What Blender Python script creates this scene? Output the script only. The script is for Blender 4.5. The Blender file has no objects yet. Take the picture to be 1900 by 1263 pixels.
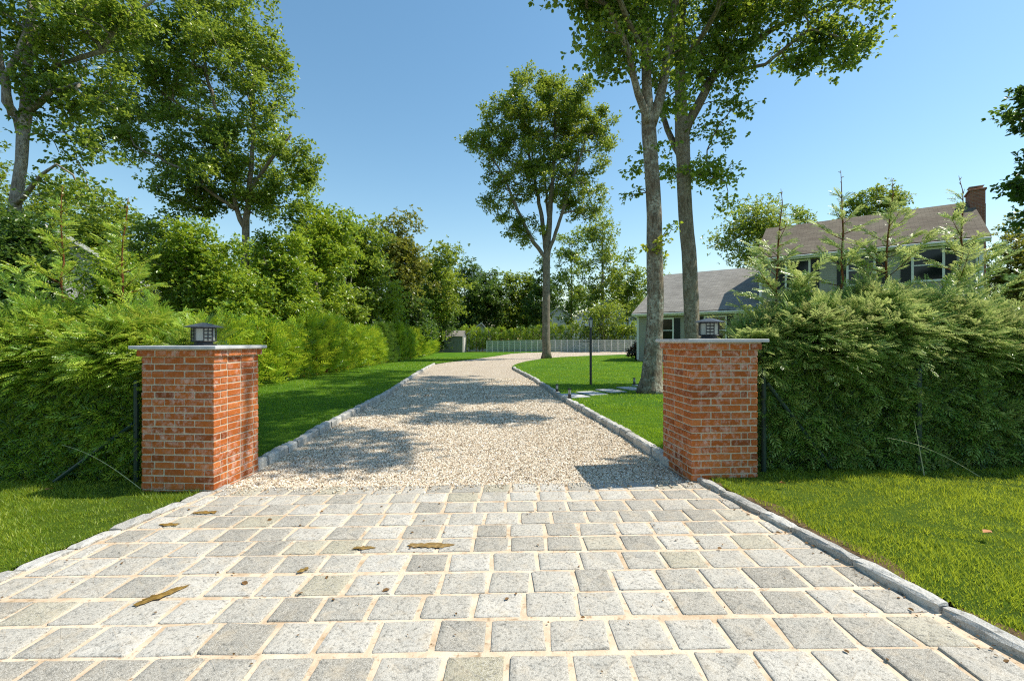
import bpy, math, random
import numpy as np

# ------------------------------------------------------------------ camera, world, sun, exposure
sc = bpy.context.scene
COL = sc.collection
R = math.radians
F = 840.0            # focal length in photo pixels (photo 1900 wide)
HZ = 631.5
CAMZ = 1.42
cam = bpy.data.cameras.new('camera'); camo = bpy.data.objects.new('camera', cam); COL.objects.link(camo)
camo.location = (0, 0, CAMZ); camo.rotation_euler = (R(90), 0, 0)
cam.sensor_width = 36.0; cam.lens = F / 1900 * 36.0
cam.clip_start = 0.05; cam.clip_end = 2000
sc.camera = camo

SUN_EL = R(56); SUN_AZ = R(84)     # azimuth clockwise from +Y
world = bpy.data.worlds.new('World'); sc.world = world; world.use_nodes = True
nt = world.node_tree; nt.nodes.clear()
sky = nt.nodes.new('ShaderNodeTexSky'); sky.sky_type = 'NISHITA'; sky.sun_disc = False
sky.sun_elevation = SUN_EL; sky.sun_rotation = SUN_AZ; sky.air_density = 1.3; sky.dust_density = 0.35; sky.ozone_density = 1.2
hsv = nt.nodes.new('ShaderNodeHueSaturation'); hsv.inputs['Saturation'].default_value = 1.16; hsv.inputs['Hue'].default_value = 0.489
bg = nt.nodes.new('ShaderNodeBackground'); bg.inputs['Strength'].default_value = 0.128
out = nt.nodes.new('ShaderNodeOutputWorld')
nt.links.new(sky.outputs[0], hsv.inputs['Color']); nt.links.new(hsv.outputs[0], bg.inputs[0]); nt.links.new(bg.outputs[0], out.inputs[0])

sun = bpy.data.lights.new('sun', 'SUN'); sun.energy = 4.9; sun.angle = R(0.53); sun.color = (1.0, 0.925, 0.80)
suno = bpy.data.objects.new('sun', sun); COL.objects.link(suno)
from mathutils import Vector, Matrix
sd = Vector((math.sin(SUN_AZ) * math.cos(SUN_EL), math.cos(SUN_AZ) * math.cos(SUN_EL), math.sin(SUN_EL)))
suno.rotation_euler = sd.to_track_quat('Z', 'Y').to_euler(); suno.location = (20, 0, 40)

sc.view_settings.view_transform = 'Standard'; sc.view_settings.look = 'None'
sc.view_settings.exposure = 0.43; sc.view_settings.gamma = 1.0
sc.cycles.max_bounces = 7; sc.cycles.diffuse_bounces = 4; sc.cycles.transmission_bounces = 4
sc.cycles.transparent_max_bounces = 4; sc.cycles.use_denoising = False
sc.cycles.pixel_filter_type = 'BLACKMAN_HARRIS'; sc.cycles.filter_width = 1.15
sc.cycles.caustics_reflective = False; sc.cycles.caustics_refractive = False

# ------------------------------------------------------------------ geometry helpers
def gz(x, y=0):
    return 0.09 * np.tanh((np.asarray(x, float) + 0.3) / 6.0)

def P(px, py, Y):
    """Point seen at a photo pixel at depth Y."""
    return np.array([(px - 950) / F * Y, Y, CAMZ + (HZ - py) / F * Y])

def tag(o, label=None, cat=None, group=None, kind=None):
    if label: o['label'] = label
    if cat: o['category'] = cat
    if group: o['group'] = group
    if kind: o['kind'] = kind
    return o

def empty(name, loc=(0, 0, 0), rz=0, label=None, cat=None, group=None, kind=None):
    o = bpy.data.objects.new(name, None); COL.objects.link(o)
    o.location = loc; o.rotation_euler = (0, 0, rz); o.empty_display_size = 0.2
    return tag(o, label, cat, group, kind)

def mesh_obj(name, V, Fs, mat, parent=None, smooth=False, tint=None):
    """V (n,3); Fs list of (m,k) index arrays."""
    V = np.ascontiguousarray(V, dtype=np.float32)
    Fs = [np.asarray(f, dtype=np.int32) for f in Fs if len(f)]
    me = bpy.data.meshes.new(name)
    nl = sum(f.size for f in Fs); npoly = sum(len(f) for f in Fs)
    me.vertices.add(len(V)); me.vertices.foreach_set('co', V.ravel())
    me.loops.add(nl); me.loops.foreach_set('vertex_index', np.concatenate([f.ravel() for f in Fs]))
    me.polygons.add(npoly)
    tot = np.concatenate([np.full(len(f), f.shape[1], np.int32) for f in Fs])
    st = np.concatenate([[0], np.cumsum(tot)[:-1]]).astype(np.int32)
    me.polygons.foreach_set('loop_start', st)
    me.polygons.foreach_set('use_smooth', np.full(npoly, bool(smooth)))
    if tint is not None:
        a = me.attributes.new('tint', 'FLOAT', 'POINT'); a.data.foreach_set('value', np.asarray(tint, np.float32))
    me.update(calc_edges=True); me.validate()
    me.materials.append(mat)
    o = bpy.data.objects.new(name, me); COL.objects.link(o)
    if parent is not None: o.parent = parent
    return o

class MB:
    def __init__(s): s.V = []; s.F = {}; s.n = 0; s.T = []
    def add(s, V, Fs, tint=0.5):
        V = np.asarray(V, float).reshape(-1, 3)
        for f in Fs:
            f = np.asarray(f, int)
            if f.ndim == 1: f = f[None]
            if len(f): s.F.setdefault(f.shape[1], []).append(f + s.n)
        s.V.append(V); s.T.append(np.broadcast_to(np.asarray(tint, float), (len(V),))); s.n += len(V)
        return s
    def box(s, x0, x1, y0, y1, z0, z1, ch=0.0, tint=0.5, rz=0, piv=None):
        c = np.array([[(x0 + x1) / 2, (y0 + y1) / 2, (z0 + z1) / 2]]); h = np.array([[(x1 - x0) / 2, (y1 - y0) / 2, (z1 - z0) / 2]])
        V, Fs = cboxes(np.zeros((1, 3)), h, max(ch, 1e-4) if ch else 0)
        if rz: V = V @ rotz(rz).T
        return s.add(V + c, Fs, tint)
    def tube(s, pts, rad, n=8, cap=True, tint=0.5):
        pts = np.asarray(pts, float); rad = np.broadcast_to(np.asarray(rad, float), (len(pts),))
        d = np.gradient(pts, axis=0); d /= np.linalg.norm(d, axis=1)[:, None] + 1e-9
        a = np.array([1.0, 0, 0]) if abs(d[0][0]) < 0.8 else np.array([0, 1.0, 0])
        V = []; th = np.arange(n) / n * 2 * np.pi
        for p, dd, r in zip(pts, d, rad):
            u = np.cross(a, dd); u /= np.linalg.norm(u) + 1e-9; v = np.cross(dd, u); a = np.cross(u, dd) * -1 if False else a
            V.append(p + r * (np.cos(th)[:, None] * u + np.sin(th)[:, None] * v))
        V = np.concatenate(V); m = len(pts); i = np.arange(n); j = (i + 1) % n
        Fq = np.concatenate([np.stack([k * n + i, k * n + j, (k + 1) * n + j, (k + 1) * n + i], 1) for k in range(m - 1)])
        fs = [Fq]
        if cap: fs += [np.array([i[::-1]]), np.array([i + (m - 1) * n])]
        return s.add(V, fs, tint)
    def lathe(s, prof, n, c=(0, 0, 0), rot=0.0, tint=0.5):
        th = np.arange(n) / n * 2 * np.pi + rot
        V = np.concatenate([np.stack([r * np.cos(th), r * np.sin(th), np.full(n, z)], 1) for r, z in prof]) + np.array(c)
        i = np.arange(n); j = (i + 1) % n; m = len(prof)
        Fq = np.concatenate([np.stack([k * n + i, k * n + j, (k + 1) * n + j, (k + 1) * n + i], 1) for k in range(m - 1)])
        return s.add(V, [Fq, np.array([i[::-1]]), np.array([i + (m - 1) * n])], tint)
    def build(s, name, mat, parent=None, smooth=False, tint=True):
        V = np.concatenate(s.V); Fs = [np.concatenate(v) for v in s.F.values()]
        return mesh_obj(name, V, Fs, mat, parent, smooth, np.concatenate(s.T) if tint else None)

def rotz(a):
    c, s_ = math.cos(a), math.sin(a); return np.array([[c, -s_, 0], [s_, c, 0], [0, 0, 1.0]])

def _ctemplate():
    ids = {}; co = []
    for sx in (-1, 1):
        for sy in (-1, 1):
            for sz in (-1, 1):
                for a in range(3):
                    ids[(sx, sy, sz, a)] = len(co); co.append((sx, sy, sz, a))
    quads = []; tris = []
    def corner(vals, a): return ids[(vals[0], vals[1], vals[2], a)]
    for a in range(3):
        b, c = (a + 1) % 3, (a + 2) % 3
        for s_ in (-1, 1):
            q = []
            for (p, r_) in ((-1, -1), (1, -1), (1, 1), (-1, 1)):
                v = [0, 0, 0]; v[a] = s_; v[b] = p; v[c] = r_; q.append(corner(v, a))
            quads.append(q)
        for sa in (-1, 1):
            for sb in (-1, 1):
                def vv(cs, ax):
                    v = [0, 0, 0]; v[a] = sa; v[b] = sb; v[c] = cs; return corner(v, ax)
                quads.append([vv(-1, a), vv(1, a), vv(1, b), vv(-1, b)])
    for sx in (-1, 1):
        for sy in (-1, 1):
            for sz in (-1, 1): tris.append([ids[(sx, sy, sz, a)] for a in range(3)])
    S = np.array([c[:3] for c in co], float); A = np.array([c[3] for c in co])
    pos = S * 1.0
    for i in range(24):
        for k in range(3):
            if k != A[i]: pos[i, k] *= 0.8
    def fix(fl):
        r = []
        for f in fl:
            p = pos[f]; n = np.cross(p[1] - p[0], p[2] - p[0])
            r.append(f[::-1] if np.dot(n, p.mean(0)) < 0 else f)
        return np.array(r)
    return S, A, fix(quads), fix(tris)
_CS, _CA, _CQ, _CT = _ctemplate()
_BC = np.array([[-1, -1, -1], [1, -1, -1], [1, 1, -1], [-1, 1, -1], [-1, -1, 1], [1, -1, 1], [1, 1, 1], [-1, 1, 1]], float)
_BF = np.array([[3, 2, 1, 0], [4, 5, 6, 7], [0, 1, 5, 4], [1, 2, 6, 5], [2, 3, 7, 6], [3, 0, 4, 7]])

def cboxes(C, Hf, ch, jit=0.0, rng=None):
    C = np.asarray(C, float); Hf = np.asarray(Hf, float); N = len(C)
    if not ch:
        V = C[:, None] + _BC[None] * Hf[:, None]
        return V.reshape(-1, 3), [(_BF[None] + (np.arange(N) * 8)[:, None, None]).reshape(-1, 4)]
    ins = np.ones((24, 3)) * ch
    ins[np.arange(24), _CA] = 0
    V = C[:, None] + _CS[None] * np.maximum(Hf[:, None] - ins[None], 0)
    if jit: V = V + rng.normal(0, jit, V.shape)
    o = (np.arange(N) * 24)[:, None, None]
    return V.reshape(-1, 3), [(_CQ[None] + o).reshape(-1, 4), (_CT[None] + o).reshape(-1, 3)]

def norm(v): return v / (np.linalg.norm(v, axis=-1, keepdims=True) + 1e-9)

def bases(d, up):
    """Matrices whose columns are side, dir, normal."""
    d = norm(d); s_ = norm(np.cross(d, up)); n = np.cross(s_, d)
    return np.stack([s_, d, n], axis=-1)

def instance(TV, TF, M, O, S):
    """TV (k,3) template, M (N,3,3), O (N,3), S (N,) or (N,3)."""
    S = np.asarray(S, float)
    if S.ndim == 1: S = S[:, None].repeat(3, 1)
    L = TV[None] * S[:, None]
    V = np.einsum('nij,nkj->nki', M, L) + O[:, None]
    k = len(TV); N = len(O); o = (np.arange(N) * k)[:, None, None]
    Fs = [(np.asarray(f)[None] + o).reshape(-1, np.asarray(f).shape[1]) for f in TF]
    return V.reshape(-1, 3), Fs

# ------------------------------------------------------------------ materials
MATS = {}
class NB:
    def __init__(s, name):
        s.m = bpy.data.materials.new(name); s.m.use_nodes = True; s.t = s.m.node_tree; s.t.nodes.clear()
        s.out = s.n('ShaderNodeOutputMaterial'); MATS[name] = s.m
    def n(s, typ, **kw):
        nd = s.t.nodes.new(typ)
        for k, v in kw.items(): setattr(nd, k, v)
        return nd
    def l(s, a, b): s.t.links.new(a, b)
    def co(s, scale=(1, 1, 1), kind='Object', rot=(0, 0, 0)):
        tc = s.n('ShaderNodeTexCoord'); mp = s.n('ShaderNodeMapping')
        mp.inputs['Scale'].default_value = scale; mp.inputs['Rotation'].default_value = rot
        s.l(tc.outputs[kind], mp.inputs[0]); return mp.outputs[0]
    def noise(s, vec, scale, detail=4, rough=0.55, dist=0.0):
        nd = s.n('ShaderNodeTexNoise'); nd.inputs['Scale'].default_value = scale; nd.inputs['Detail'].default_value = detail
        nd.inputs['Roughness'].default_value = rough; nd.inputs['Distortion'].default_value = dist
        s.l(vec, nd.inputs['Vector']); return nd.outputs[0]
    def vor(s, vec, scale, feat='F1', outp='Distance', rnd=1.0):
        nd = s.n('ShaderNodeTexVoronoi', feature=feat); nd.inputs['Scale'].default_value = scale
        nd.inputs['Randomness'].default_value = rnd; s.l(vec, nd.inputs['Vector']); return nd.outputs[outp]
    def ramp(s, fac, stops, interp='LINEAR'):
        nd = s.n('ShaderNodeValToRGB'); r = nd.color_ramp; r.interpolation = interp
        while len(r.elements) < len(stops): r.elements.new(0.5)
        for e, (p, c) in zip(r.elements, stops):
            e.position = p; e.color = (*c, 1) if len(c) == 3 else c
        s.l(fac, nd.inputs[0]); return nd.outputs[0]
    def mix(s, fac, a, b, blend='MIX'):
        nd = s.n('ShaderNodeMix', data_type='RGBA', blend_type=blend)
        for v, k in ((fac, 0), (a, 6), (b, 7)):
            if hasattr(v, 'is_linked'): s.l(v, nd.inputs[k])
            elif k == 0: nd.inputs[0].default_value = v
            else: nd.inputs[k].default_value = (*v, 1)
        return nd.outputs[2]
    def math(s, op, a, b=0.0, c=None, clamp=False):
        nd = s.n('ShaderNodeMath', operation=op, use_clamp=clamp)
        for v, k in ((a, 0), (b, 1), (c, 2)):
            if v is None: continue
            if hasattr(v, 'is_linked'): s.l(v, nd.inputs[k])
            else: nd.inputs[k].default_value = v
        return nd.outputs[0]
    def attr(s, name='tint'):
        nd = s.n('ShaderNodeAttribute'); nd.attribute_name = name; return nd.outputs['Fac']
    def bump(s, h, strength=0.5, dist=0.01, prev=None):
        nd = s.n('ShaderNodeBump'); nd.inputs['Strength'].default_value = strength; nd.inputs['Distance'].default_value = dist
        s.l(h, nd.inputs['Height'])
        if prev: s.l(prev, nd.inputs['Normal'])
        return nd.outputs[0]
    def pbr(s, col, rough=0.6, spec=0.4, metal=0.0, bump=None, out=True):
        nd = s.n('ShaderNodeBsdfPrincipled')
        if hasattr(col, 'is_linked'): s.l(col, nd.inputs['Base Color'])
        else: nd.inputs['Base Color'].default_value = (*col, 1)
        if hasattr(rough, 'is_linked'): s.l(rough, nd.inputs['Roughness'])
        else: nd.inputs['Roughness'].default_value = rough
        nd.inputs['Specular IOR Level'].default_value = spec; nd.inputs['Metallic'].default_value = metal
        if bump is not None: s.l(bump, nd.inputs['Normal'])
        if out: s.l(nd.outputs[0], s.out.inputs[0])
        return nd.outputs[0]

def leaf_mat(name, c0, c1, c2, trans=0.35, rough=0.36, spec=0.55):
    b = NB(name); t = b.attr()
    c = b.ramp(t, [(0.0, c0), (0.5, c1), (0.93, c2)])
    p = b.pbr(c, rough, spec, out=False)
    tr = b.n('ShaderNodeBsdfTranslucent')
    c2_ = b.mix(0.55, c, tuple(min(1, x * 2.2) for x in c2)); b.l(c2_, tr.inputs[0])
    mx = b.n('ShaderNodeMixShader'); mx.inputs[0].default_value = trans
    b.l(p, mx.inputs[1]); b.l(tr.outputs[0], mx.inputs[2]); b.l(mx.outputs[0], b.out.inputs[0])
    return b.m

leaf_mat('oak_leaf', (0.038, 0.090, 0.012), (0.115, 0.208, 0.024), (0.32, 0.39, 0.04))
leaf_mat('oak_leaf_golden', (0.042, 0.095, 0.012), (0.125, 0.215, 0.022), (0.31, 0.36, 0.035))
leaf_mat('dark_leaf', (0.018, 0.050, 0.012), (0.050, 0.115, 0.020), (0.14, 0.22, 0.03))
leaf_mat('bright_leaf', (0.050, 0.115, 0.010), (0.138, 0.255, 0.020), (0.36, 0.44, 0.035))
leaf_mat('autumn_leaf', (0.055, 0.085, 0.012), (0.135, 0.185, 0.022), (0.27, 0.26, 0.035))
leaf_mat('maple_leaf', (0.018, 0.045, 0.010), (0.050, 0.105, 0.018), (0.13, 0.21, 0.03))
leaf_mat('cypress_leaf', (0.045, 0.125, 0.012), (0.165, 0.325, 0.024), (0.46, 0.60, 0.07), trans=0.35)
leaf_mat('cypress_leaf_deep', (0.034, 0.098, 0.014), (0.135, 0.280, 0.034), (0.48, 0.60, 0.18), trans=0.3, spec=0.5)
leaf_mat('arbor_leaf', (0.045, 0.120, 0.008), (0.155, 0.315, 0.016), (0.42, 0.58, 0.035), trans=0.35)
leaf_mat('arbor_leaf_dark', (0.025, 0.070, 0.012), (0.065, 0.145, 0.018), (0.16, 0.26, 0.03), trans=0.3)
leaf_mat('yellow_leaf', (0.18, 0.26, 0.02), (0.35, 0.42, 0.03), (0.55, 0.50, 0.05), trans=0.45)
leaf_mat('hydrangea_leaf', (0.02, 0.05, 0.02), (0.05, 0.07, 0.03), (0.20, 0.08, 0.06))
leaf_mat('grass_blade', (0.060, 0.150, 0.005), (0.140, 0.285, 0.008), (0.30, 0.42, 0.020), trans=0.4, rough=0.5)
leaf_mat('front_grass_blade', (0.075, 0.140, 0.006), (0.185, 0.290, 0.012), (0.40, 0.44, 0.035), trans=0.4, rough=0.5)

def build_mats():
    # lawn base
    for nm, ca, cb, cc in (('lawn', (0.030, 0.085, 0.006), (0.070, 0.170, 0.010), (0.12, 0.235, 0.016)),
                           ('front_lawn', (0.045, 0.075, 0.012), (0.085, 0.155, 0.014), (0.15, 0.21, 0.025))):
        b = NB(nm); v = b.co()
        n1 = b.noise(v, 0.55, 4, 0.6); n2 = b.noise(v, 18, 6, 0.75); n3 = b.noise(v, 140, 3, 0.7)
        f = b.math('ADD', b.math('MULTIPLY', n1, 0.45), b.math('ADD', b.math('MULTIPLY', n2, 0.35), b.math('MULTIPLY', n3, 0.25)))
        c = b.ramp(f, [(0.38, ca), (0.52, cb), (0.66, cc)])
        b.pbr(c, 0.9, 0.1, bump=b.bump(n3, 0.9, 0.03, b.bump(n2, 0.6, 0.05)))
    b = NB('soil'); v = b.co(); n = b.noise(v, 14, 6, 0.7)
    b.pbr(b.ramp(n, [(0.3, (0.05, 0.035, 0.02)), (0.7, (0.19, 0.125, 0.07))]), 0.95, 0.1, bump=b.bump(n, 0.8, 0.03))
    b = NB('forest_floor'); v = b.co(); n = b.noise(v, 1.2, 6, 0.7)
    b.pbr(b.ramp(n, [(0.3, (0.020, 0.030, 0.010)), (0.7, (0.060, 0.085, 0.022))]), 0.95, 0.1, bump=b.bump(n, 0.8, 0.1))
    b = NB('asphalt'); v = b.co(); n = b.noise(v, 90, 4, 0.7)
    b.pbr(b.ramp(n, [(0.3, (0.03, 0.03, 0.03)), (0.7, (0.08, 0.08, 0.08))]), 0.9, 0.2, bump=b.bump(n, 0.5, 0.01))
    # gravel sheet
    b = NB('gravel'); v = b.co()
    vo = b.n('ShaderNodeTexVoronoi', feature='F1'); vo.inputs['Scale'].default_value = 55; b.l(v, vo.inputs['Vector'])
    ed = b.vor(v, 55, 'DISTANCE_TO_EDGE')
    sep = b.n('ShaderNodeSeparateColor'); b.l(vo.outputs['Color'], sep.inputs[0])
    c = b.ramp(sep.outputs[0], [(0.0, (0.26, 0.19, 0.12)), (0.12, (0.42, 0.32, 0.215)), (0.35, (0.60, 0.50, 0.385)), (0.7, (0.70, 0.62, 0.50)), (1.0, (0.80, 0.75, 0.67))])
    big = b.noise(v, 0.9, 5, 0.6)
    c = b.mix(b.ramp(big, [(0.45, (0, 0, 0)), (0.75, (0.55, 0.55, 0.55))]), c, (0.52, 0.44, 0.33), 'MIX')
    c = b.mix(b.ramp(ed, [(0.0, (1, 1, 1)), (0.10, (0, 0, 0))]), c, (0.16, 0.115, 0.075))
    h = b.math('SUBTRACT', 1.0, vo.outputs['Distance'])
    b.pbr(c, 0.85, 0.2, bump=b.bump(h, 0.9, 0.025))
    b = NB('pebble'); t = b.attr()
    c = b.ramp(t, [(0.0, (0.20, 0.135, 0.075)), (0.14, (0.42, 0.315, 0.20)), (0.4, (0.62, 0.52, 0.385)), (0.75, (0.73, 0.645, 0.51)), (1.0, (0.84, 0.79, 0.70))])
    b.pbr(c, 0.75, 0.3)
    # granite paver
    b = NB('granite'); v = b.co()
    n1 = b.noise(v, 260, 3, 0.8); n2 = b.noise(v, 55, 5, 0.75); n3 = b.noise(v, 9, 4, 0.6)
    t = b.attr()
    base = b.ramp(t, [(0.0, (0.22, 0.20, 0.160)), (0.3, (0.33, 0.308, 0.26)), (0.6, (0.41, 0.385, 0.33)), (0.88, (0.49, 0.465, 0.41)), (0.95, (0.36, 0.33, 0.24)), (1.0, (0.30, 0.27, 0.17))])
    vs = b.vor(v, 190, 'F1', 'Distance')
    c = b.mix(b.ramp(n1, [(0.46, (0, 0, 0)), (0.60, (0.8, 0.8, 0.8))]), base, (0.63, 0.605, 0.545))
    c = b.mix(b.ramp(n2, [(0.34, (0.85, 0.85, 0.85)), (0.50, (0, 0, 0))]), c, (0.13, 0.125, 0.11))
    c = b.mix(b.ramp(n1, [(0.28, (0.8, 0.8, 0.8)), (0.42, (0, 0, 0))]), c, (0.14, 0.14, 0.13))
    c = b.mix(b.ramp(n3, [(0.52, (0, 0, 0)), (0.70, (0.32, 0.32, 0.32))]), c, (0.52, 0.43, 0.30))
    b.pbr(c, 0.78, 0.3, bump=b.bump(n2, 0.6, 0.012, b.bump(n1, 0.4, 0.004)))
    b = NB('kerb_granite'); v = b.co()
    n1 = b.noise(v, 160, 3, 0.8); n2 = b.noise(v, 30, 5, 0.7); t = b.attr()
    c = b.ramp(t, [(0, (0.30, 0.285, 0.25)), (0.6, (0.43, 0.415, 0.375)), (1, (0.54, 0.52, 0.47))])
    c = b.mix(b.ramp(n1, [(0.45, (0, 0, 0)), (0.62, (0.7, 0.7, 0.7))]), c, (0.66, 0.66, 0.64))
    c = b.mix(b.ramp(n2, [(0.32, (0.8, 0.8, 0.8)), (0.48, (0, 0, 0))]), c, (0.17, 0.165, 0.15))
    b.pbr(c, 0.85, 0.25, bump=b.bump(n2, 0.7, 0.02, b.bump(n1, 0.4, 0.005)))
    b = NB('mortar_bed'); v = b.co(); n = b.noise(v, 120, 4, 0.7); n2 = b.noise(v, 5, 5, 0.65); n3 = b.noise(v, 22, 4, 0.7)
    c = b.ramp(n2, [(0.30, (0.44, 0.32, 0.20)), (0.5, (0.61, 0.485, 0.355)), (0.7, (0.67, 0.57, 0.45))])
    c = b.mix(b.ramp(n3, [(0.32, (0.85, 0.85, 0.85)), (0.44, (0, 0, 0))]), c, (0.30, 0.21, 0.12))
    b.pbr(c, 0.9, 0.2, bump=b.bump(n, 0.4, 0.005, b.bump(n3, 0.5, 0.01)))
    b = NB('wet_stain'); v = b.co(); n = b.noise(v, 30, 4, 0.6)
    b.pbr(b.ramp(n, [(0.35, (0.15, 0.088, 0.016)), (0.65, (0.33, 0.21, 0.06))]), 0.35, 0.5, bump=b.bump(n, 0.4, 0.006))
    # brick
    b = NB('brick'); v = b.co(); t = b.attr()
    n1 = b.noise(v, 16, 6, 0.7); n2 = b.noise(v, 90, 4, 0.7); n3 = b.noise(v, 2.2, 4, 0.6)
    c = b.ramp(t, [(0, (0.20, 0.050, 0.012)), (0.3, (0.36, 0.092, 0.016)), (0.7, (0.46, 0.125, 0.022)), (1, (0.54, 0.17, 0.040))])
    c = b.mix(b.ramp(n2, [(0.4, (0, 0, 0)), (0.7, (0.5, 0.5, 0.5))]), c, (0.25, 0.060, 0.014))
    k = b.math('MULTIPLY', b.ramp(n1, [(0.47, (0, 0, 0)), (0.63, (1, 1, 1))]), b.ramp(n3, [(0.40, (0.15, 0.15, 0.15)), (0.58, (0.95, 0.95, 0.95))]))
    c = b.mix(k, c, (0.58, 0.38, 0.31))
    b.pbr(c, 0.82, 0.25, bump=b.bump(n2, 0.45, 0.006, b.bump(n1, 0.3, 0.006)))
    b = NB('mortar'); v = b.co(); n = b.noise(v, 60, 5, 0.7)
    b.pbr(b.ramp(n, [(0.3, (0.42, 0.34, 0.24)), (0.7, (0.64, 0.56, 0.44))]), 0.95, 0.1, bump=b.bump(n, 0.6, 0.006))
    b = NB('bluestone'); v = b.co(); n = b.noise(v, 12, 5, 0.6)
    b.pbr(b.ramp(n, [(0.3, (0.40, 0.41, 0.42)), (0.7, (0.55, 0.56, 0.57))]), 0.6, 0.4, bump=b.bump(n, 0.15, 0.004))
    b = NB('stepping_stone'); v = b.co(); n = b.noise(v, 12, 5, 0.6)
    b.pbr(b.ramp(n, [(0.3, (0.36, 0.36, 0.37)), (0.7, (0.52, 0.52, 0.53))]), 0.8, 0.3, bump=b.bump(n, 0.2, 0.004))
    b = NB('black_metal'); v = b.co(); n = b.noise(v, 30, 3, 0.6)
    b.pbr(b.ramp(n, [(0.3, (0.018, 0.020, 0.024)), (0.7, (0.035, 0.038, 0.045))]), 0.42, 0.5)
    b = NB('lantern_roof'); v = b.co(); n = b.noise(v, 30, 3, 0.6)
    b.pbr(b.ramp(n, [(0.3, (0.045, 0.055, 0.070)), (0.7, (0.075, 0.090, 0.110))]), 0.38, 0.5)
    b = NB('green_metal'); b.pbr((0.016, 0.045, 0.036), 0.45, 0.4)
    b = NB('frosted_glass'); b.pbr((0.36, 0.38, 0.34), 0.3, 0.5)
    b = NB('clear_plastic'); b.pbr((0.45, 0.46, 0.44), 0.15, 0.5)
    # bark
    for nm, ca, cb, cc, sc_ in (('bark', (0.105, 0.080, 0.054), (0.285, 0.235, 0.170), (0.38, 0.34, 0.27), 1.0),
                           ('bark_lichen', (0.090, 0.064, 0.042), (0.280, 0.225, 0.160), (0.48, 0.47, 0.38), 1.0),
                           ('bark_smooth', (0.11, 0.092, 0.068), (0.22, 0.19, 0.145), (0.31, 0.28, 0.22), 0.7),
                           ('bark_pale', (0.16, 0.13, 0.10), (0.36, 0.32, 0.26), (0.50, 0.47, 0.41), 1.0),
                           ('bark_red', (0.11, 0.040, 0.014), (0.26, 0.100, 0.035), (0.36, 0.17, 0.07), 3.0)):
        b = NB(nm); v = b.co((1, 1, 0.22)); v2 = b.co()
        n1 = b.noise(v, 22 * sc_, 5, 0.7, 0.6); n2 = b.noise(v2, 2.6, 5, 0.7); n3 = b.noise(v2, 16, 5, 0.75)
        c = b.ramp(n1, [(0.36, ca), (0.62, cb)])
        k = b.math('MULTIPLY', b.ramp(n2, [(0.42, (0, 0, 0)), (0.60, (1, 1, 1))]), b.ramp(n3, [(0.42, (0, 0, 0)), (0.58, (1, 1, 1))]))
        c = b.mix(k, c, cc)
        b.pbr(c, 0.92, 0.15, bump=b.bump(n1, 1.0, 0.035, b.bump(n3, 0.4, 0.01)))
    # house
    b = NB('siding'); v = b.co(); n = b.noise(v, 3, 4, 0.6)
    b.pbr(b.ramp(n, [(0.3, (0.295, 0.285, 0.24)), (0.7, (0.345, 0.335, 0.285))]), 0.6, 0.3)
    b = NB('white_trim'); v = b.co(); n = b.noise(v, 6, 4, 0.6)
    b.pbr(b.ramp(n, [(0.3, (0.66, 0.66, 0.62)), (0.7, (0.78, 0.78, 0.75))]), 0.5, 0.4)
    b = NB('window_glass'); b.pbr((0.010, 0.013, 0.014), 0.08, 0.35)
    b = NB('shutter'); b.pbr((0.016, 0.020, 0.022), 0.55, 0.4)
    for nm, ca, cb, cd in (('shingle_brown', (0.130, 0.110, 0.080), (0.205, 0.175, 0.130), (0.085, 0.062, 0.047)),
                           ('shingle_grey', (0.22, 0.21, 0.19), (0.32, 0.305, 0.275), (0.15, 0.142, 0.13)),
                           ('shingle_blue', (0.14, 0.16, 0.20), (0.24, 0.26, 0.31), (0.08, 0.08, 0.10))):
        b = NB(nm); v = b.co()
        br = b.n('ShaderNodeTexBrick'); br.inputs['Scale'].default_value = 1.0; br.inputs['Brick Width'].default_value = 0.33
        br.inputs['Row Height'].default_value = 0.14; br.inputs['Mortar Size'].default_value = 0.006
        br.inputs['Color1'].default_value = (*ca, 1); br.inputs['Color2'].default_value = (*cb, 1); br.inputs['Mortar'].default_value = (*[x * 0.5 for x in ca], 1)
        b.l(v, br.inputs[0])
        n = b.noise(v, 0.8, 6, 0.7); n2 = b.noise(v, 25, 4, 0.7)
        c = b.mix(b.ramp(n, [(0.42, (0, 0, 0)), (0.72, (0.85, 0.85, 0.85))]), br.outputs[0], cd)
        c = b.mix(b.ramp(n2, [(0.5, (0, 0, 0)), (0.75, (0.4, 0.4, 0.4))]), c, tuple(x * 1.4 for x in cb))
        b.pbr(c, 0.9, 0.2, bump=b.bump(br.outputs['Fac'], 0.6, 0.012))
    b = NB('chimney_brick'); v = b.co(rot=(R(90), 0, 0))
    br = b.n('ShaderNodeTexBrick'); br.inputs['Scale'].default_value = 1.0; br.inputs['Brick Width'].default_value = 0.2; br.inputs['Row Height'].default_value = 0.068
    br.inputs['Mortar Size'].default_value = 0.006; br.inputs['Color1'].default_value = (0.22, 0.085, 0.05, 1); br.inputs['Color2'].default_value = (0.32, 0.13, 0.075, 1)
    br.inputs['Mortar'].default_value = (0.30, 0.26, 0.22, 1); b.l(v, br.inputs[0]); b.pbr(br.outputs[0], 0.85, 0.2)
    b = NB('barn_board'); v = b.co((6, 6, 0.3)); n = b.noise(v, 3, 5, 0.7)
    b.pbr(b.ramp(n, [(0.3, (0.48, 0.48, 0.50)), (0.7, (0.68, 0.67, 0.66))]), 0.85, 0.2)
    b = NB('fence_board'); v = b.co((1, 1, 3)); n = b.noise(v, 2, 4, 0.6)
    b.pbr(b.ramp(n, [(0.3, (0.36, 0.41, 0.38)), (0.7, (0.50, 0.54, 0.50))]), 0.7, 0.3)
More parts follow.
